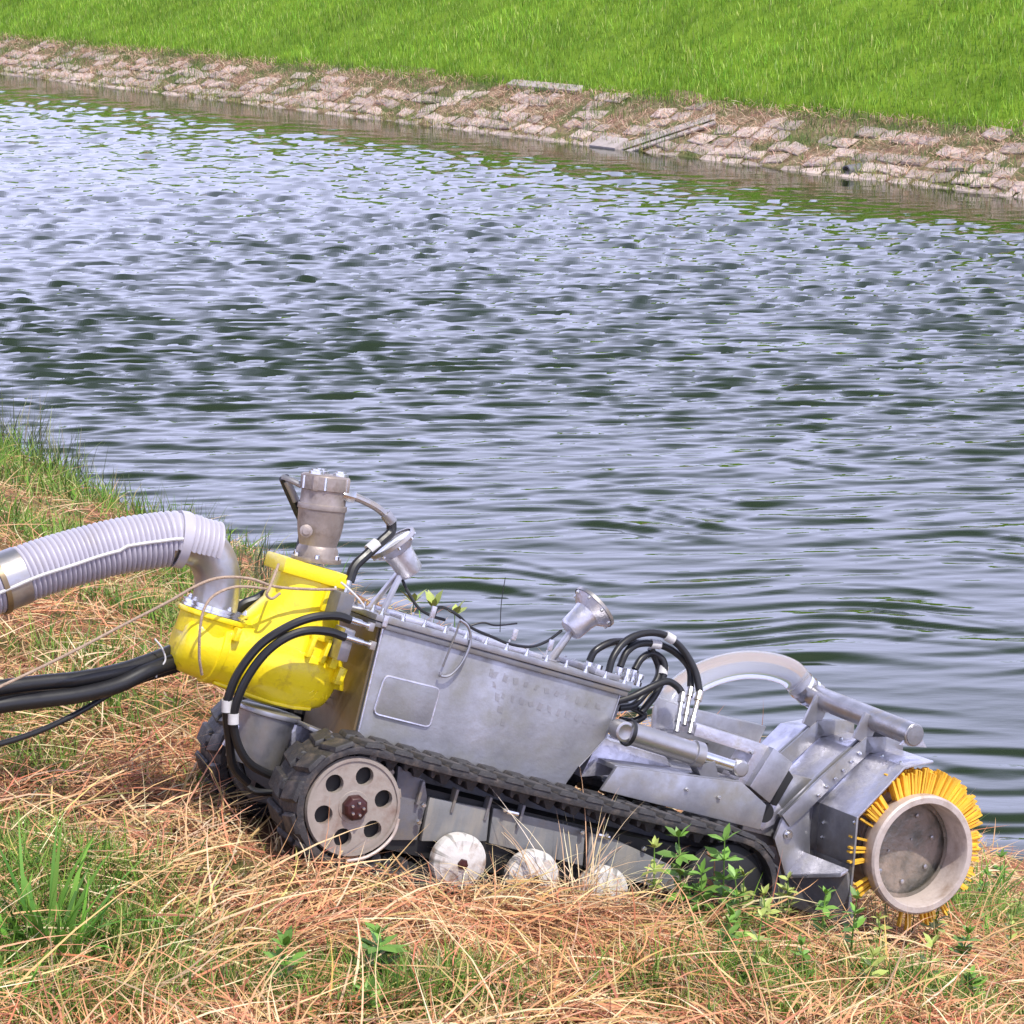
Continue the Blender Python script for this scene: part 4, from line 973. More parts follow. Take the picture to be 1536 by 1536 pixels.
# cord running along the near side of the hose
cd = []
for i in range(cut - 6, min(tot - 1, cut + 330), 6):
    t = (hs_[i + 1] - hs_[i]).normalized(); upv = (UX - t * UX.dot(t)).normalized(); sd = t.cross(upv); sd = -sd if sd.y > 0 else sd
    an = math.radians(90 if i > cut + 40 else 84); cd.append(hs_[i] + (upv * math.cos(an) + sd * math.sin(an)) * (0.0785 + 0.001 * math.sin(i)))
MB().tube(cd, 0.0048, 8).build('side_cord', M['white'], suction)

def loose(name, pts, r, mt, label, cat, group=None, n=14, per=7):
    o = MB().tube(spline([P(*p) for p in pts], per), r, n).build(name, M[mt], None, mat=MM); tag(o, label, cat, group); return o
loose('supply_hose', [(300, 962, .46), (262, 976, .44), (228, 990, .40), (180, 1006, .36), (120, 1018, .32), (60, 1024, .30), (0, 1032, .28), (-90, 1050, .26), (-200, 1075, .24)], 0.021, 'rubber', 'uppermost black supply hose running left from behind the yellow pump', 'hose', 'black hoses behind the pump')
loose('supply_hose', [(300, 984, .40), (262, 992, .40), (222, 1006, .36), (176, 1028, .33), (120, 1042, .30), (60, 1050, .28), (0, 1058, .26), (-90, 1076, .24), (-200, 1100, .22)], 0.022, 'rubber', 'fat lower black supply hose of the bundle left of the yellow pump', 'hose', 'black hoses behind the pump')
loose('supply_hose', [(290, 990, .46), (255, 1002, .44), (215, 1014, .42), (170, 1030, .40), (120, 1036, .38), (60, 1042, .36), (0, 1048, .34), (-90, 1066, .3), (-200, 1090, .28)], 0.018, 'rubber', 'thin black supply hose squeezed between the two fat ones', 'hose', 'black hoses behind the pump')
loose('supply_hose', [(210, 1016, .38), (170, 1038, .36), (130, 1062, .33), (92, 1082, .30), (50, 1100, .26), (0, 1116, .22), (-80, 1135, .16)], 0.008, 'rubber', 'thin black cable sagging below the hose bundle at the left edge', 'cable')
loose('cable_tie', [(232, 958, .37), (243, 972, .36), (248, 990, .36), (238, 1004, .36), (234, 1016, .36)], 0.0025, 'white', 'white tie round the black hoses just left of the pump', 'tie')
loose('rope', [(505, 884, .29), (470, 884, .28), (430, 882, .27), (405, 878, .26), (375, 868, .25), (335, 866, .25), (300, 876, .25), (250, 904, .25), (180, 940, .24), (100, 982, .23), (0, 1030, .22), (-100, 1074, .20), (-200, 1110, .19)], 0.0040, 'rope', 'long beige rope stretched from the pump neck to the left edge', 'rope')
loose('rope', [(404, 884, .26), (370, 880, .25), (345, 882, .25), (320, 894, .24), (306, 914, .235), (300, 945, .235), (299, 985, .25), (303, 1012, .27)], 0.0038, 'rope', 'short rope end looping down over the yellow pump body', 'rope')
loose('rope', [(418, 846, .30), (412, 862, .28), (405, 880, .25), (400, 892, .25), (408, 898, .26), (420, 890, .27)], 0.0038, 'rope', 'knotted loop of pale rope at the corner of the yellow flange', 'rope')
# ================================================================== far bank: pitched stones, concrete strip, drain
M['stone_obj'] = mat('weathered pitching stone', (0.56, 0.45, 0.41), 0.88, 0, 0.25, 3.5, 0.5, 20, (0.22, 0.19, 0.11), 0.36, 5)
def per_object(m, lo=0.7, hi=1.25):
    t = m.node_tree; b = t.nodes['Principled BSDF']; src = b.inputs['Base Color'].links[0].from_socket
    oi = t.nodes.new('ShaderNodeObjectInfo'); hs = t.nodes.new('ShaderNodeHueSaturation'); mr = t.nodes.new('ShaderNodeMapRange')
    mr.inputs['To Min'].default_value = lo; mr.inputs['To Max'].default_value = hi
    t.links.new(oi.outputs['Random'], mr.inputs['Value']); t.links.new(mr.outputs[0], hs.inputs['Value']); t.links.new(src, hs.inputs['Color']); t.links.new(hs.outputs[0], b.inputs['Base Color'])
per_object(M['stone_obj'])
al = math.atan(FK); ET = Vector((TB[0], TB[1], 0)); ES = Vector((NB[0] * math.cos(al), NB[1] * math.cos(al), math.sin(al))); EN = ES.cross(ET); EN = EN if EN.z > 0 else -EN
def bankpt(sl, t, up=0.0):
    """sl metres up the stone slope from the waterline, t along the river"""
    h = FS + sl * math.cos(al); return Vector((NB[0] * h + TB[0] * t, NB[1] * h + TB[1] * t, sl * math.sin(al))) + EN * up
rs = random.Random(21)
def stone_verts(hw_, hh_, th):
    j = lambda a: a * rs.uniform(0.86, 1.08)
    b = [(-j(hw_), -j(hh_), 0), (j(hw_), -j(hh_), 0), (j(hw_), j(hh_), 0), (-j(hw_), j(hh_), 0)]
    k = rs.uniform(0.80, 0.9)
    tq = [(x * k + rs.uniform(-.015, .015), y * k + rs.uniform(-.015, .015), th * rs.uniform(0.7, 1.2)) for x, y, z in b]
    mid = [(x * 1.0, y * 1.0, th * 0.55) for x, y, z in b]
    return b, mid, tq
def stone_mb(m, hw_, hh_, th, T=None):
    b, mid, tq = stone_verts(hw_, hh_, th); vs = b + mid + tq
    if T is not None: vs = [T @ Vector(v) for v in vs]
    fs = [(3, 2, 1, 0), (8, 9, 10, 11)]
    for r_ in (0, 4):
        for i in range(4): fs.append((r_ + i, r_ + (i + 1) % 4, r_ + 4 + (i + 1) % 4, r_ + 4 + i))
    return m.add(vs, fs)
variants = []
for i in range(10):
    variants.append(stone_mb(MB(), 0.240, 0.172, 0.055).mesh('stone', M['stone_obj'], 0, 50))
spots = []
for row in range(6):
    sl = 0.02 + row * 0.375; t = -95 + (row % 2) * 0.25
    while t < -18:
        wdt = rs.uniform(0.36, 0.68); t += wdt
        q = bankpt(sl, t); d = math.hypot(q.x, q.y)
        # diagonal concrete strip leaves a gap
        if abs(t - (-36.2 + 0.9 * sl)) < 0.55: continue
        if rs.random() < (0.08, 0.12, 0.26, 0.45, 0.66, 0.86)[row]: continue
        ok = abs(q.x) < 0.2226 * q.y * 1.08
        spots.append((d if ok else 999, sl + rs.uniform(-.04, .04), t - wdt / 2, wdt, q.y))
spots.sort()
rest = MB()
for i, (d, sl, t, wdt, y) in enumerate(spots):
    R = Matrix.Rotation(rs.uniform(-0.28, 0.28), 4, 'Z') @ Matrix.Rotation(rs.uniform(-0.09, 0.09), 4, 'X') @ Matrix.Rotation(rs.uniform(-0.09, 0.09), 4, 'Y')
    c = bankpt(sl, t, -0.045 + rs.uniform(-0.025, 0.012))
    B = Matrix(((ET.x, ES.x, EN.x, c.x), (ET.y, ES.y, EN.y, c.y), (ET.z, ES.z, EN.z, c.z), (0, 0, 0, 1)))
    T = B @ R @ Matrix.Diagonal((wdt / 0.52, rs.uniform(0.75, 1.08), rs.uniform(0.5, 1.1), 1))
    if i < 290 and d < 900:
        o = bpy.data.objects.new('stone', variants[rs.randrange(10)]); link(o, far_stone); o.matrix_world = T
    else: stone_mb(rest, 0.235, 0.165, 0.075, T)
rest.build('distant_stones', M['stone_obj'], far_stone, kind='stuff')
cs = MB()
q0 = bankpt(-0.15, -36.5, 0.0); q1 = bankpt(1.45, -35.0, 0.0); dv = (q1 - q0) / 2; sd = EN.cross(dv).normalized()
for off, hw_, th in ((-0.18, 0.07, 0.025), (0.16, 0.14, 0.012)):
    m_ = MB().obox((q0 + q1) / 2 + sd * off, dv, sd * hw_, EN * th); m_.build('concrete_strip', M['concrete'], far_stone, 0.02)
MB().obox(bankpt(0.10, -36.9, 0.02), ET * 0.42, ES * 0.20, EN * 0.07).build('concrete_slab', M['concrete'], far_stone, 0.02)
MB().obox(bankpt(2.05, -41.3, 0.0), ET * 1.3, ES * 0.12, EN * 0.05).build('concrete_slab', M['concrete'], far_stone, 0.02)
# drain pipe mouth near the far waterline
dpq = bankpt(0.10, -30.05, 0.05)
dr = MB().lathe(dpq + Vector((-NB[0], -NB[1], 0)) * 0.02, Vector((NB[0], NB[1], 0.05)), [(0, 0.085), (0, 0.115), (0.5, 0.115), (0.5, 0.085), (0.02, 0.085)], 24, cap=False).build('drain_pipe', M['alu_dark'], None)
tag(dr, 'dark round drain pipe mouth at the far waterline on the right', 'drain pipe')
MB().lathe(dpq + Vector((NB[0], NB[1], 0)) * 0.10, Vector((NB[0], NB[1], 0.05)), [(0, 0.0), (0.0, 0.084)], 24, cap=False).build('pipe_silt', M['stone'], dr)

# ================================================================== vegetation
def pal(n, cols, wts, jit=0.18):
    c = np.array(cols)[rng.choice(len(cols), n, p=np.array(wts) / np.sum(wts))]
    return np.clip(c * (1 + rng.normal(0, jit, (n, 1))) * (1 + rng.normal(0, 0.06, (n, 3))), 0.005, 0.9)
def blades(base, length, width, az, el, curl, tint, nseg=3, clamp=None, zroll=0.5, bend=None):
    """ribbon blades; returns verts, quads, colours"""
    n = len(base); P_ = [base.copy()]; a = az.copy(); e = el.copy()
    seg = (length / nseg)[:, None]
    for k in range(nseg):
        d = np.stack([np.cos(e) * np.cos(a), np.cos(e) * np.sin(a), np.sin(e)], -1)
        P_.append(P_[-1] + d * seg); e = e - curl / nseg
        if bend is not None: a = a + bend / nseg
    side = np.stack([-np.sin(az), np.cos(az), rng.uniform(-zroll, zroll, n)], -1); side /= np.linalg.norm(side, axis=1)[:, None]
    rows = []
    for k, p in enumerate(P_):
        t = k / nseg; wv = width * (1 - t ** 1.6) * (0.75 + 0.5 * t * (1 - t) * 2)
        if clamp is not None: p = p.copy(); p[:, 2] = np.maximum(p[:, 2], clamp(p[:, 0], p[:, 1]) + 0.004)
        if k < nseg: rows += [p - side * wv[:, None] / 2, p + side * wv[:, None] / 2]
        else: rows += [p]
    nv = len(rows); V_ = np.stack(rows, 1).reshape(-1, 3)
    b = np.arange(n)[:, None] * nv; loops = []; tot = []
    for k in range(nseg - 1): loops.append(b + np.array([2 * k, 2 * k + 1, 2 * k + 3, 2 * k + 2])); tot.append(4)
    loops.append(b + np.array([2 * nseg - 2, 2 * nseg - 1, 2 * nseg])); tot.append(3)
    LI = np.concatenate(loops, 1).reshape(-1); LT = np.tile(np.array(tot), n)
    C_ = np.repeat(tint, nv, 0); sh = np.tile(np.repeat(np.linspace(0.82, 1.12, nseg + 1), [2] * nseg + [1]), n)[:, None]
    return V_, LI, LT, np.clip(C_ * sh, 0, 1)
def veg_obj(name, sets, mt, parent=None, kind=None, origin=None):
    V_ = []; LI = []; LT = []; C_ = []; off = 0
    for v, li, lt, c in sets:
        V_.append(v); LI.append(li + off); LT.append(lt); C_.append(c); off += len(v)
    V_ = np.concatenate(V_); LI = np.concatenate(LI).astype(np.int32); LT = np.concatenate(LT).astype(np.int32); C_ = np.concatenate(C_)
    if origin is not None: V_ = V_ - np.array(origin)
    me = bpy.data.meshes.new(name); me.vertices.add(len(V_)); me.vertices.foreach_set('co', V_.astype(np.float32).ravel())
    me.loops.add(len(LI)); me.loops.foreach_set('vertex_index', LI)
    me.polygons.add(len(LT)); me.polygons.foreach_set('loop_start', np.concatenate([[0], np.cumsum(LT)[:-1]]).astype(np.int32)); me.polygons.foreach_set('loop_total', LT)
    me.update(calc_edges=True)
    at_ = me.color_attributes.new('tint', 'FLOAT_COLOR', 'POINT'); at_.data.foreach_set('color', np.concatenate([C_, np.ones((len(C_), 1))], 1).astype(np.float32).ravel())
    me.materials.append(mt); me.shade_smooth()
    o = bpy.data.objects.new(name, me); link(o, parent)
    if origin is not None: o.location = origin
    if kind: o['kind'] = kind
    return o
def to_m(X, Y):
    dx = X - MO[0]; dy = Y - MO[1]; h = np.array([MF[0], MF[1]]); h = h / np.linalg.norm(h)
    return dx * h[0] + dy * h[1], -dx * h[1] + dy * h[0]
def sample_bank(n, ymin=3.3, ymax=21.0, pw=1.6, margin=0.8):
    out = np.zeros((0, 2))
    while len(out) < n:
        u = rng.random(n * 2); a = 1 - pw
        Y = (ymin ** a + u * (ymax ** a - ymin ** a)) ** (1 / a); X = rng.uniform(-1, 1, n * 2) * (0.275 * Y + margin)
        s = X * NB[0] + Y * NB[1]; z = zt(X, Y); f, l = to_m(X, Y)
        foot = (f > -0.22) & (f < 1.70) & (l > 0.0) & (l < 0.90)
        ok = (s < 8.35) & (z > 0.0) & ~foot
        out = np.concatenate([out, np.stack([X, Y], -1)[ok]])
    return out[:n]
def fnoise(X, Y, sc, seed):
    return (np.sin(X * sc * 1.3 + seed) * np.sin(Y * sc * 1.1 + seed * 2.3) + np.sin((X + Y) * sc * 0.7 + seed * 3.1) * np.sin((X - Y) * sc * 1.7 + seed) + 0.6 * np.sin(X * sc * 3.1 + seed) * np.sin(Y * sc * 2.7 - seed)) / 2.6
greens = [(gp(70, 1400), .30, 1.0), (gp(30, 1300), .3, .8), (gp(20, 1510), .35, .9), (gp(430, 1500), .22, .6), (gp(570, 1500), .22, .9), (gp(1110, 1400), .25, .9), (gp(1220, 1440), .22, .6),
          (gp(1350, 1470), .25, 1.0), (gp(1500, 1400), .45, 1.0), (gp(1490, 1500), .35, .8), (gp(60, 730), 1.5, .55), (gp(30, 800), .9, .7), (gp(170, 1010), .3, .45), (gp(430, 1230), .25, .5), (gp(340, 900), .5, .3), (gp(230, 1500), .2, .5), (gp(20, 1150), .25, .5), (gp(110, 1060), .25, .5), (gp(260, 940), .3, .35), (gp(1420, 1360), .25, .9), (gp(1180, 1500), .25, .7), (gp(1000, 1500), .2, .35), (gp(700, 1500), .2, .4), (gp(120, 1340), .25, .6), (gp(30, 690), 1.2, .4)]
def green_at(X, Y):
    g = 0.08 + 0.26 * np.clip(fnoise(X, Y, 2.3, 1.7), 0, 1)
    for q, r_, a in greens: g = np.maximum(g, a * np.exp(-((X - q[0]) ** 2 + (Y - q[1]) ** 2) / (r_ * r_)))
    return g
def near_face(X, Y, h):
    """keep growth low right in front of the crawler's visible flank"""
    f, l = to_m(X, Y); m_ = (f > -0.35) & (f < 2.05) & (l < 0.02) & (l > -0.55)
    return np.where(m_, h * 0.55, h)
straw_c = [(.70, .46, .23), (.66, .35, .19), (.80, .62, .38), (.34, .15, .085), (.50, .42, .15), (.58, .24, .14)]
# 1. short litter
n = 135000; xy = sample_bank(n); X, Y = xy.T
k_ = (fnoise(X, Y, 4.2, 8.1) + rng.normal(0, .18, n)) < 0.33; X, Y = X[k_], Y[k_]; n = len(X)
z = zt(X, Y) + rng.uniform(0, 0.035, n)
ln = rng.uniform(0.03, 0.12, n); el_ = rng.normal(0.05, 0.35, n)
def redden(t, X, Y):
    k = np.clip(fnoise(X, Y, 1.9, 6.6) * 2.2 + 0.25, 0, 1)[:, None]
    q = gp(820, 1480); k = np.maximum(k, 0.9 * np.exp(-((X - q[0]) ** 2 + (Y - q[1]) ** 2) / 0.35)[:, None]); return t * (1 - k * np.array([0.04, 0.18, 0.22]))
A = blades(np.stack([X, Y, z], -1), ln, rng.uniform(0.0026, 0.0058, n), rng.uniform(0, 6.283, n), el_, rng.normal(0.3, 0.4, n), redden(pal(n, straw_c, [3, 4, 2, 3, 1, 2]), X, Y), 2, zt, 1.2)
veg_obj('straw_litter', [A], M['straw'], kind='stuff')
# 2. long lying stems
n = 56000; xy = sample_bank(n, pw=1.8); X, Y = xy.T; g = green_at(X, Y)
clump = rng.random(n) < (0.95 - 0.6 * g) * (0.45 + 0.75 * np.clip(0.5 + fnoise(X, Y, 5.5, 2.2) * 1.4, 0, 1))
X, Y = X[clump], Y[clump]; n = len(X)
ang0 = 6.283 * (0.5 + 0.5 * fnoise(X, Y, 3.1, 4.2)) * 1.6
az = np.where(rng.random(n) < 0.55, ang0 + rng.normal(0, 0.5, n), rng.uniform(0, 6.283, n))
z = zt(X, Y) + rng.uniform(0.0, 0.055, n); ln = rng.gamma(5, 0.034, n) + 0.06
A = blades(np.stack([X, Y, z], -1), ln, rng.uniform(0.0028, 0.0075, n), az, np.abs(near_face(X, Y, rng.normal(0.12, 0.30, n))), rng.normal(0.45, 0.35, n), redden(pal(n, straw_c, [4, 3, 4, 1.2, 1, 1.2], 0.22), X, Y), 4, zt, 1.0, rng.normal(0, 0.5, n))
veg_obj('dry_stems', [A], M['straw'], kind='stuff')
# 3. standing green and olive grass
n = 180000; xy = sample_bank(n, pw=1.7); X, Y = xy.T; g = green_at(X, Y)
k_ = rng.random(n) < g * 0.75; X, Y, g = X[k_], Y[k_], g[k_]; n = len(X)
ln = near_face(X, Y, rng.uniform(0.04, 0.13, n) * (0.6 + 0.75 * g)); gi = rng.random(n) < np.clip(g * 1.6, 0.25, 1)
tint = np.where(gi[:, None], pal(n, [(.10, .22, .025), (.17, .30, .04), (.06, .14, .025), (.24, .34, .07)], [4, 3, 2, 2]), pal(n, [(.42, .38, .13), (.34, .30, .11), (.55, .45, .22)], [2, 2, 2]))
A = blades(np.stack([X, Y, zt(X, Y) - 0.01], -1), ln, rng.uniform(0.003, 0.0068, n), rng.uniform(0, 6.283, n), rng.uniform(0.75, 1.5, n), rng.normal(0.6, 0.4, n), tint, 3, None, 0.6)
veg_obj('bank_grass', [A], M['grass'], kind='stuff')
print('near grass', n)

# extra growth where the photograph shows the bank green
sets = []
for q, r_, a in greens:
    dist = math.hypot(q[0], q[1]); n = int(350 + 1500 * a * min(1.0, r_ / 0.35)); n = int(n * (1.6 if dist > 9 else 1.0))
    rr = rng.normal(0, 1, (n, 2)) * r_ * 0.62; X = q[0] + rr[:, 0]; Y = q[1] + rr[:, 1]; f, l = to_m(X, Y); s_ = X * NB[0] + Y * NB[1]
    ok = ~((f > -0.2) & (f < 1.75) & (l > -0.02) & (l < 0.9)) & (s_ < 8.4); X, Y = X[ok], Y[ok]; n = len(X); k = 1.0 + 0.9 * max(0, dist - 6) / 8
    tint = pal(n, [(.10, .22, .025), (.18, .31, .04), (.07, .15, .025), (.27, .35, .08), (.42, .40, .17)], [4, 4, 2, 2, 1.2])
    sets.append(blades(np.stack([X, Y, zt(X, Y) - 0.01], -1), near_face(X, Y, rng.uniform(0.04, 0.15, n) * k), rng.uniform(0.003, 0.008, n) * k, rng.uniform(0, 6.283, n), rng.uniform(0.6, 1.5, n), rng.normal(0.7, 0.4, n), tint, 3, None, 0.6))
veg_obj('green_patches', sets, M['grass'], kind='stuff')
# dead leaves and crumbs between the straw
n = 16000; xy = sample_bank(n, pw=1.8); X, Y = xy.T
A = blades(np.stack([X, Y, zt(X, Y) + rng.uniform(0, 0.03, n)], -1), rng.uniform(0.012, 0.04, n), rng.uniform(0.005, 0.013, n), rng.uniform(0, 6.283, n), rng.normal(0.1, 0.5, n), rng.normal(0.8, 0.8, n), pal(n, [(.30, .10, .06), (.20, .085, .05), (.44, .22, .13), (.5, .42, .3)], [3, 3, 2, 1]), 2, zt, 1.2)
veg_obj('dead_leaves', [A], M['straw'], kind='stuff')

# 4. far levee grass
n = 170000
hh_ = rng.uniform(0, 1, n) ** 1.15 * 9.5; T_ = rng.uniform(-92, -17, n)
S_ = FS + BW - 0.22 + hh_; X = S_ * NB[0] + T_ * TB[0]; Y = S_ * NB[1] + T_ * TB[1]
k_ = np.abs(X) < 0.2226 * Y * 1.22 + 0.8; X, Y, S_, T_, hh_ = X[k_], Y[k_], S_[k_], T_[k_], hh_[k_]; n = len(X)
v_ = fnoise(S_, T_, 0.55, 2.0) + 0.5 * fnoise(S_, T_, 1.7, 5.0)
tint = pal(n, [(.22, .40, .032), (.29, .46, .05), (.15, .30, .03), (.45, .52, .16)], [4, 3, 3, 1.3], 0.2) * (1.05 + 0.32 * v_[:, None])
A = blades(np.stack([X, Y, zfar(S_) - 0.02], -1), rng.uniform(0.10, 0.30, n) * np.clip(0.7 + hh_, 0, 1), rng.uniform(0.010, 0.022, n), rng.uniform(0, 6.283, n), rng.uniform(1.0, 1.55, n), rng.normal(0.5, 0.3, n), tint, 2, None, 0.3)
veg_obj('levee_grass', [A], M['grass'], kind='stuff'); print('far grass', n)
# 5. straw, moss and weeds over the stone band
n = 42000; sl = rng.uniform(0.0, 1, n) ** 0.8 * 2.12; T_ = rng.uniform(-85, -18, n); S_ = FS + sl * math.cos(al)
X = S_ * NB[0] + T_ * TB[0]; Y = S_ * NB[1] + T_ * TB[1]; k_ = np.abs(X) < 0.2226 * Y * 1.22 + 0.8; X, Y, S_, T_, sl = X[k_], Y[k_], S_[k_], T_[k_], sl[k_]; n = len(X)
gm = ((fnoise(S_ * 2, T_, 0.9, 3.3) > 0.15) | (fnoise(S_ * 3, T_, 2.3, 1.3) > 0.28)) & (rng.random(n) < 0.85)
tint = np.where(gm[:, None], pal(n, [(.15, .24, .05), (.10, .17, .06), (.24, .27, .08)], [3, 3, 2]), pal(n, [(.64, .44, .31), (.60, .37, .28), (.72, .58, .42), (.36, .22, .15)], [3, 3, 2, 1]))
A = blades(np.stack([X, Y, zfar(S_) + rng.uniform(-.01, .05, n)], -1), np.where(gm, rng.uniform(0.07, 0.22, n), rng.uniform(0.08, 0.26, n)), rng.uniform(0.009, 0.018, n), rng.uniform(0, 6.283, n),
           np.where(gm, rng.uniform(0.6, 1.5, n), np.abs(rng.normal(0.15, 0.3, n))) + 0.25, rng.normal(0.5, 0.3, n), tint, 2, None, 0.8)
B = None
n = 5200; T_ = rng.uniform(-85, -18, n); sl = np.abs(rng.normal(0, 0.16, n)) - 0.06; S_ = FS + sl; X = S_ * NB[0] + T_ * TB[0]; Y = S_ * NB[1] + T_ * TB[1]
k_ = (np.abs(X) < 0.2226 * Y * 1.22 + 0.8) & (rng.random(n) < 0.35 + 0.65 * (fnoise(S_ * 0, T_, 0.8, 1.1) > 0)); X, Y, S_ = X[k_], Y[k_], S_[k_]; n = len(X)
B = blades(np.stack([X, Y, np.maximum(zfar(S_), -0.05)], -1), rng.uniform(0.06, 0.22, n), rng.uniform(0.010, 0.018, n), rng.uniform(0, 6.283, n), rng.uniform(0.9, 1.55, n), rng.normal(0.5, 0.3, n), pal(n, [(.32, .34, .10), (.20, .26, .07), (.42, .36, .18)], [3, 3, 2]), 2, None, 0.3)
veg_obj('bank_litter', [A, B], M['straw'], kind='stuff')

# ---- plants that can be pointed at
def front(x, l=-0.10):
    f = P(x, 1330, l)[0]; q = MO + MF * f + ML * l + MU * -0.12; return (float(q[0]), float(q[1]), 0)
def tuft(px, n, ln, wd, label, cols=((.12, .28, .04), (.18, .37, .05), (.08, .19, .03)), el=(0.8, 1.5), spread=0.05, curl=0.8, cat='grass tuft', name='grass_tuft', group=None, at=None, seg=5, mt='grass'):
    q = gp(*px) if at is None else np.array(at); r_ = rng.normal(0, spread, (n, 2)); X, Y = q[0] + r_[:, 0], q[1] + r_[:, 1]
    az = np.arctan2(r_[:, 1], r_[:, 0]) + rng.normal(0, 0.9, n)
    z = zt(X, Y); z = np.where(z < -0.15, -0.15, z)
    A = blades(np.stack([X, Y, z - 0.01], -1), rng.uniform(*ln, n), rng.uniform(*wd, n), az, rng.uniform(*el, n), rng.normal(curl, 0.35, n), pal(n, list(cols), [1] * len(cols)), seg, None, 0.4, rng.normal(0, 0.3, n))
    o = veg_obj(name, [A], M[mt], origin=(q[0], q[1], float(max(zt(q[0], q[1]), -0.15)))); tag(o, label, cat, group); return o
tuft((70, 1430), 70, (.14, .36), (.011, .021), 'broad-bladed bright green grass tuft, tallest plant at the bottom left')
tuft((150, 1425), 14, (.12, .26), (.013, .023), 'few wide arching green blades leaning right at the bottom left', el=(0.25, 0.9), curl=0.9)
tuft((20, 1530), 50, (.08, .20), (.005, .009), 'fine green grass clump in the very bottom left corner')
tuft((565, 1510), 30, (.04, .12), (.007, .013), 'small leafy green clump in straw at the bottom edge below the wheels', spread=0.04, el=(.5, 1.4))
tuft((425, 1515), 22, (.04, .12), (.006, .012), 'sparse green clump in straw left of the leafy one at the bottom', spread=0.05)
tuft((1350, 1500), 90, (.06, .17), (.004, .008), 'dense upright green grass tuft below the brush drum', spread=0.06)
tuft((1500, 1380), 120, (.05, .16), (.005, .009), 'green grass right of the brush drum at the picture edge', spread=0.12)
tuft(None, 60, (.08, .20), (.003, .007), 'green grass clump rising before the dark end of the track', spread=0.07, at=front(1085, -.12))
tuft(None, 44, (.08, .18), (.003, .006), 'olive grass clump at the lower left corner of the hood skirt', cols=((.30, .30, .12), (.20, .26, .08), (.45, .38, .2)), spread=0.05, at=front(1185, -.10))
tuft((1480, 1345), 90, (.10, .26), (.005, .010), 'taller green grass between the brush bristles and the water', spread=0.08)
tuft(None, 60, (.10, .24), (.0028, .005), 'fringe of straw before the first and second wheels', cols=((.66, .44, .25), (.6, .34, .2)), el=(0.1, 1.2), spread=0.09, curl=1.0, at=front(745, -.12), mt='straw', cat='dry grass', name='dry_stalks')
tuft(None, 60, (.10, .24), (.0028, .005), 'fringe of straw before the third wheel and the track front', cols=((.66, .44, .25), (.6, .34, .2)), el=(0.1, 1.2), spread=0.10, curl=1.0, at=front(940, -.12), mt='straw', cat='dry grass', name='dry_stalks')
tuft((1130, 1410), 80, (.05, .15), (.004, .008), 'grey green weedy grass below the hood skirt', spread=0.10, cols=((.14, .22, .07), (.20, .28, .10), (.30, .30, .14)))
rcol = ((.12, .17, .07), (.20, .27, .10), (.36, .36, .22), (.07, .09, .05))
for px, n_, ln, lab in (((25, 668), 130, (.25, .75), 'tall dark reeds at the water edge, furthest up the left bank'), ((92, 715), 120, (.2, .6), 'grey green reed clump at the water between far reeds and the hose'),
                        ((150, 755), 70, (.12, .45), 'thin short reeds standing in the water above the hose'), ((205, 770), 30, (.15, .42), 'few dark reed stems standing behind the ribbed hose'),
                        ((268, 805), 50, (.15, .46), 'spiky reed clump above the peak of the ribbed hose'), ((345, 850), 70, (.12, .42), 'reeds behind the steel elbow at the water edge'),
                        ((400, 880), 50, (.10, .34), 'pale wispy reeds behind the pump motor')):
    tuft(px, n_, ln, (.006, .013), lab, rcol, el=(1.0, 1.54), spread=0.13 if n_ > 40 else 0.10, curl=0.35, cat='reeds', name='reed_clump')
tuft((1420, 1290), 40, (.12, .34), (.003, .006), 'thin feathery weed standing at the water right of the brush', ((.16, .24, .08), (.24, .28, .12), (.30, .30, .16)), el=(1.1, 1.55), spread=0.05, curl=0.25, cat='weed', name='feathery_weed')
tuft((1330, 1400), 26, (.08, .22), (.0025, .005), 'thin pale weed growing up before the drum mouth', ((.30, .34, .14), (.22, .28, .10), (.45, .40, .22)), el=(1.15, 1.55), spread=0.035, curl=0.25, cat='weed', name='feathery_weed')
dcol = ((.66, .52, .32), (.58, .40, .24), (.72, .60, .42))
for px, n_, ln, lab in (((865, 1372), 80, (.18, .44), 'dry straw tuft radiating below the second road wheel'), ((760, 1330), 20, (.14, .26), 'dry bent stalks before the gap between first and second wheel'),
                        ((842, 1350), 14, (.20, .34), 'few tall dry stalks crossing the side plate'), ((905, 1375), 16, (.16, .28), 'thin dry stalks rising past the third wheel'),
                        ((690, 1340), 16, (.10, .22), 'short dry stalks before the first road wheel'), ((985, 1372), 30, (.14, .30), 'dry bowed stems between third wheel and green weeds'),
                        ((375, 1230), 10, (.10, .26), 'dry stalks leaning before the rear hoses'), ((420, 1280), 10, (.08, .22), 'dry stalks left of the drive sprocket'), ((560, 1330), 40, (.10, .25), 'flattened straw bunch under the drive sprocket'),
                        ((250, 1500), 18, (.2, .5), 'long pale stems arching over the bottom left straw'), ((1200, 1420), 16, (.14, .3), 'crossed pale stems before the hood skirt')):
    tuft(px, n_, ln, (.0028, .0050), lab, dcol, at=(front(px[0], -0.08) if 600 < px[0] < 1000 else None), el=(0.25 if 'flat' in lab or 'radiat' in lab or 'arching' in lab else 0.7, 1.35 if 'flat' not in lab and 'arching' not in lab else 0.7), spread=0.03, curl=1.0, cat='dry grass', name='dry_stalks', mt='straw', seg=7)

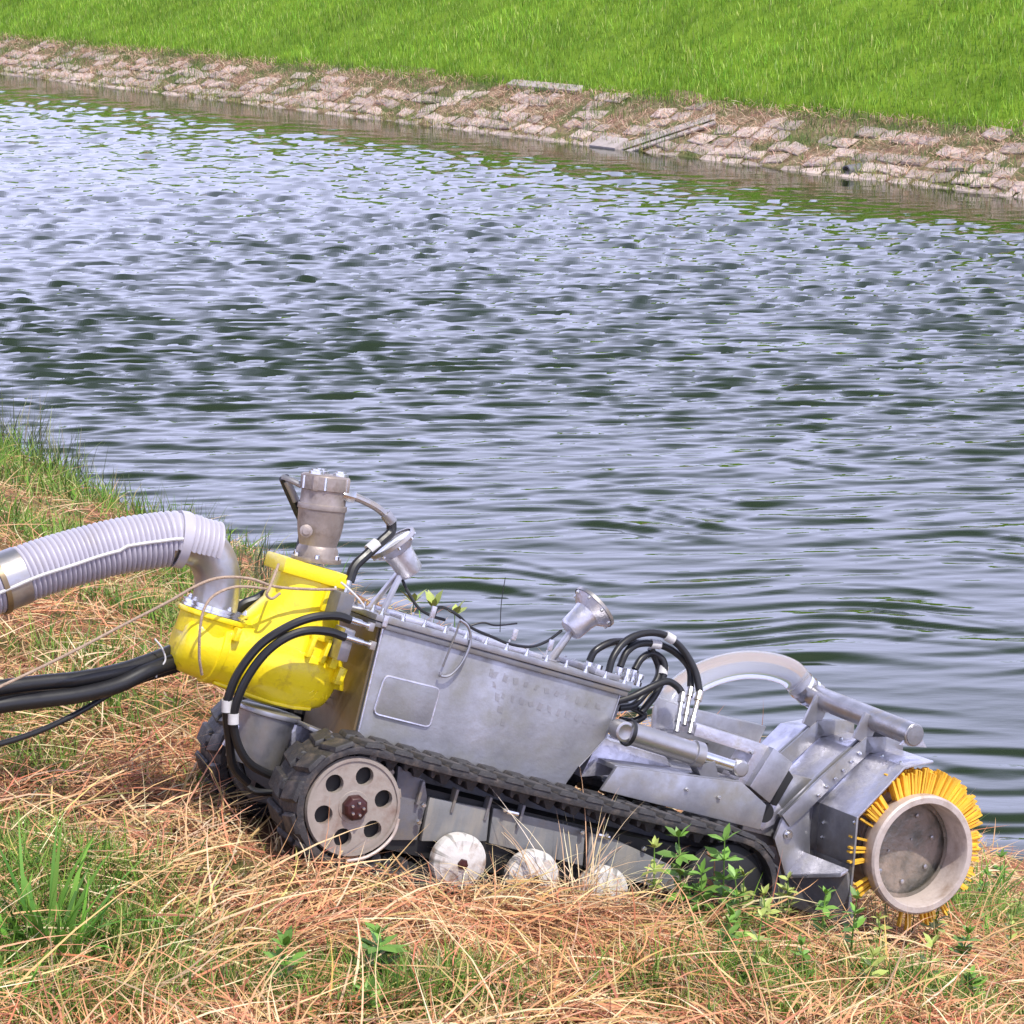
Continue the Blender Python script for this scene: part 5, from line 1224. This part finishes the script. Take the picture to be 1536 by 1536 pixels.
leaf_me = MB()
lp = [(0, 0, 0), (.25, .16, .02), (.6, .19, .03), (1, 0, -.05), (.6, -.19, .03), (.25, -.16, .02), (.3, 0, -.01), (.65, 0, -.02)]
leaf_me.add(lp, [(0, 6, 1), (1, 6, 7, 2), (2, 7, 3), (0, 5, 6), (5, 4, 7, 6), (4, 3, 7)])
M['leaf'] = mat('fresh weed leaf', (.15, .30, .045), 0.5, 0, 0.2, 30); per_object(M['leaf'], 0.6, 1.3)
M['bristle_done'] = per_object(M['bristle'], 0.72, 1.12)
M['leaf_dry'] = mat('wilted brown leaf', (.34, .17, .09), 0.7, 0, 0.2, 30); per_object(M['leaf_dry'], 0.7, 1.3)
M['leaf_pale'] = mat('yellow green leaf', (.34, .40, .10), 0.5, 0, 0.2, 30); per_object(M['leaf_pale'], 0.7, 1.3)
leafs = {k: leaf_me.mesh('leaf', M[k]) for k in ('leaf', 'leaf_dry', 'leaf_pale')}
r5 = random.Random(9)
def weed(px, height, whorls, size, label, mt='leaf', lean=(0, 0), at=None, per=7, cat='weed', stemm='leaf'):
    q = Vector(gp(*px)) if at is None else Vector(at); q.z = max(float(zt(q.x, q.y)), 0) 
    e = empty('leafy_weed', label, cat, loc=q)
    top = Vector((lean[0], lean[1], height)); st = spline([(0, 0, -0.01), (top.x * .3, top.y * .3, height * .45), tuple(top)], 5)
    MB().tube(st, [0.0035 - 0.002 * i / (len(st) - 1) for i in range(len(st))], 6).build('stem', M[stemm], e)
    for k in range(whorls):
        t = 1 - 0.75 * k / max(1, whorls - 1) if whorls > 1 else 1; p = st[int(t * (len(st) - 1))]
        for i in range(per):
            a = 2 * math.pi * i / per + r5.uniform(-.4, .4) + k; elv = r5.uniform(-0.1, 0.7) if k else r5.uniform(0.2, 1.2); s_ = size * r5.uniform(0.65, 1.15) * (0.8 + 0.3 * (k > 0))
            o = bpy.data.objects.new('leaf', leafs[mt]); link(o, e)
            o.matrix_local = Matrix.Translation(p) @ Matrix.Rotation(a, 4, 'Z') @ Matrix.Rotation(-elv, 4, 'Y') @ Matrix.Rotation(r5.uniform(-.5, .5), 4, 'X') @ Matrix.Scale(s_, 4)
    return e
weed(None, .25, 5, .060, 'tall fresh green weed before the front of the track, left one', at=front(1040), lean=(-.01, .01))
weed(None, .26, 5, .062, 'tall fresh green weed before the track end, right one', at=front(1106))
weed(None, .16, 4, .055, 'lower leafy weed between the two tall green weeds', at=front(1072, -.14))
weed(None, .15, 4, .050, 'short yellowish weed before the dark gap under the hood', 'leaf_pale', at=front(1138, -.12))
weed(None, .20, 4, .042, 'wilted yellowish weed left of the tall green weeds', 'leaf_pale', at=front(996, -.09))
weed(None, .19, 3, .050, 'wilted brown weed behind the tall green weeds', 'leaf_dry', stemm='leaf_dry', at=front(1090, -.05))
weed((1100, 1430), .10, 3, .060, 'low spreading green weed below the track end')
weed((570, 1490), .15, 6, .062, 'small bushy green weed in straw at the bottom centre')
weed((430, 1500), .13, 4, .058, 'small green weed left of the bushy one at the bottom')
weed((555, 1530), .06, 3, .050, 'bright low weed cut by the bottom edge')
for i, (x, y, h_) in enumerate(((620, 905, .30), (650, 912, .28), (682, 922, .22))):
    c_m = P(x, y + 14, 1.15); wv = MO + MF * c_m[0] + ML * c_m[1]
    top = CPOS + ray(x, y) * ((wv - CPOS) @ c_fw)
    weed(None, max(0.12, float(top[2] - zt(top[0], top[1]))), 3, .075, ('leafy plant behind the tank lid, left one beside the first lamp', 'leafy plant behind the tank lid, middle one', 'leafy plant behind the tank lid, right one')[i], 'leaf_pale', at=(top[0], top[1], 0))
# small weeds scattered in the grass under the hood and brush
WEED_LABELS = ["short green weed under the skirt's left end", "pale green weed right under the skirt's left end", 'green weed touching the bottom of the skirt', 'green weed midway between skirt corner and brush drum', "small weed just left of the drum's lower edge", "small weed below the drum's lowest left bristles", "weed directly under the drum's lowest bristles", 'weed below right of the drum rim', 'weed right of the drum rim in the grass', "weed near the right edge below the drum's height", "weed in the lower grass below the skirt's left end", 'lone weed below the drum at the bottom edge', 'weed low down below the drum, right of the lone one', 'weed at the bottom right among green grass', "weed low down below the skirt's right corner", "weed close to the drum's lower right bristles", 'weed at the bank edge right of the bristles', 'weed at the right edge beside the bank top', 'weed below the front of the track in straw', 'weed between track end and skirt in straw']
for i, (x, y) in enumerate(((1090, 1440), (1150, 1425), (1180, 1395), (1230, 1430), (1275, 1450), (1320, 1440), (1400, 1420), (1440, 1450), (1480, 1420), (1515, 1450), (1130, 1480), (1300, 1500), (1390, 1500), (1460, 1510), (1210, 1480), (1470, 1370), (1500, 1345), (1520, 1390), (1050, 1420), (1110, 1400))):
    q = gp(x, y); e = weed(None, r5.uniform(.09, .21), r5.randrange(4, 7), r5.uniform(.032, .050), WEED_LABELS[i], r5.choice(('leaf', 'leaf', 'leaf_pale')), at=(float(q[0]), float(q[1]), 0), per=6, lean=(r5.uniform(-.02, .02), r5.uniform(-.02, .02)))
    e['group'] = 'small weeds below the hood and brush'
# pale dried seed heads
for i, (px, lab) in enumerate((((1185, 1465), 'pale dried seed heads in green weeds below the hood'), ((1238, 1462), 'whitish dried weed right of the other dried seed heads'), ((1215, 1520), 'whitish crumpled dry weed at the bottom edge below the drum'), ((95, 1420), 'pale dry leaves caught in the bottom left tuft'))):
    tuft(px, 26, (.02, .06), (.006, .014), lab, ((.62, .55, .52), (.5, .42, .36)), el=(0.2, 1.4), spread=0.022, curl=1.2, cat='dried weed', name='dried_weed', mt='straw', seg=3)
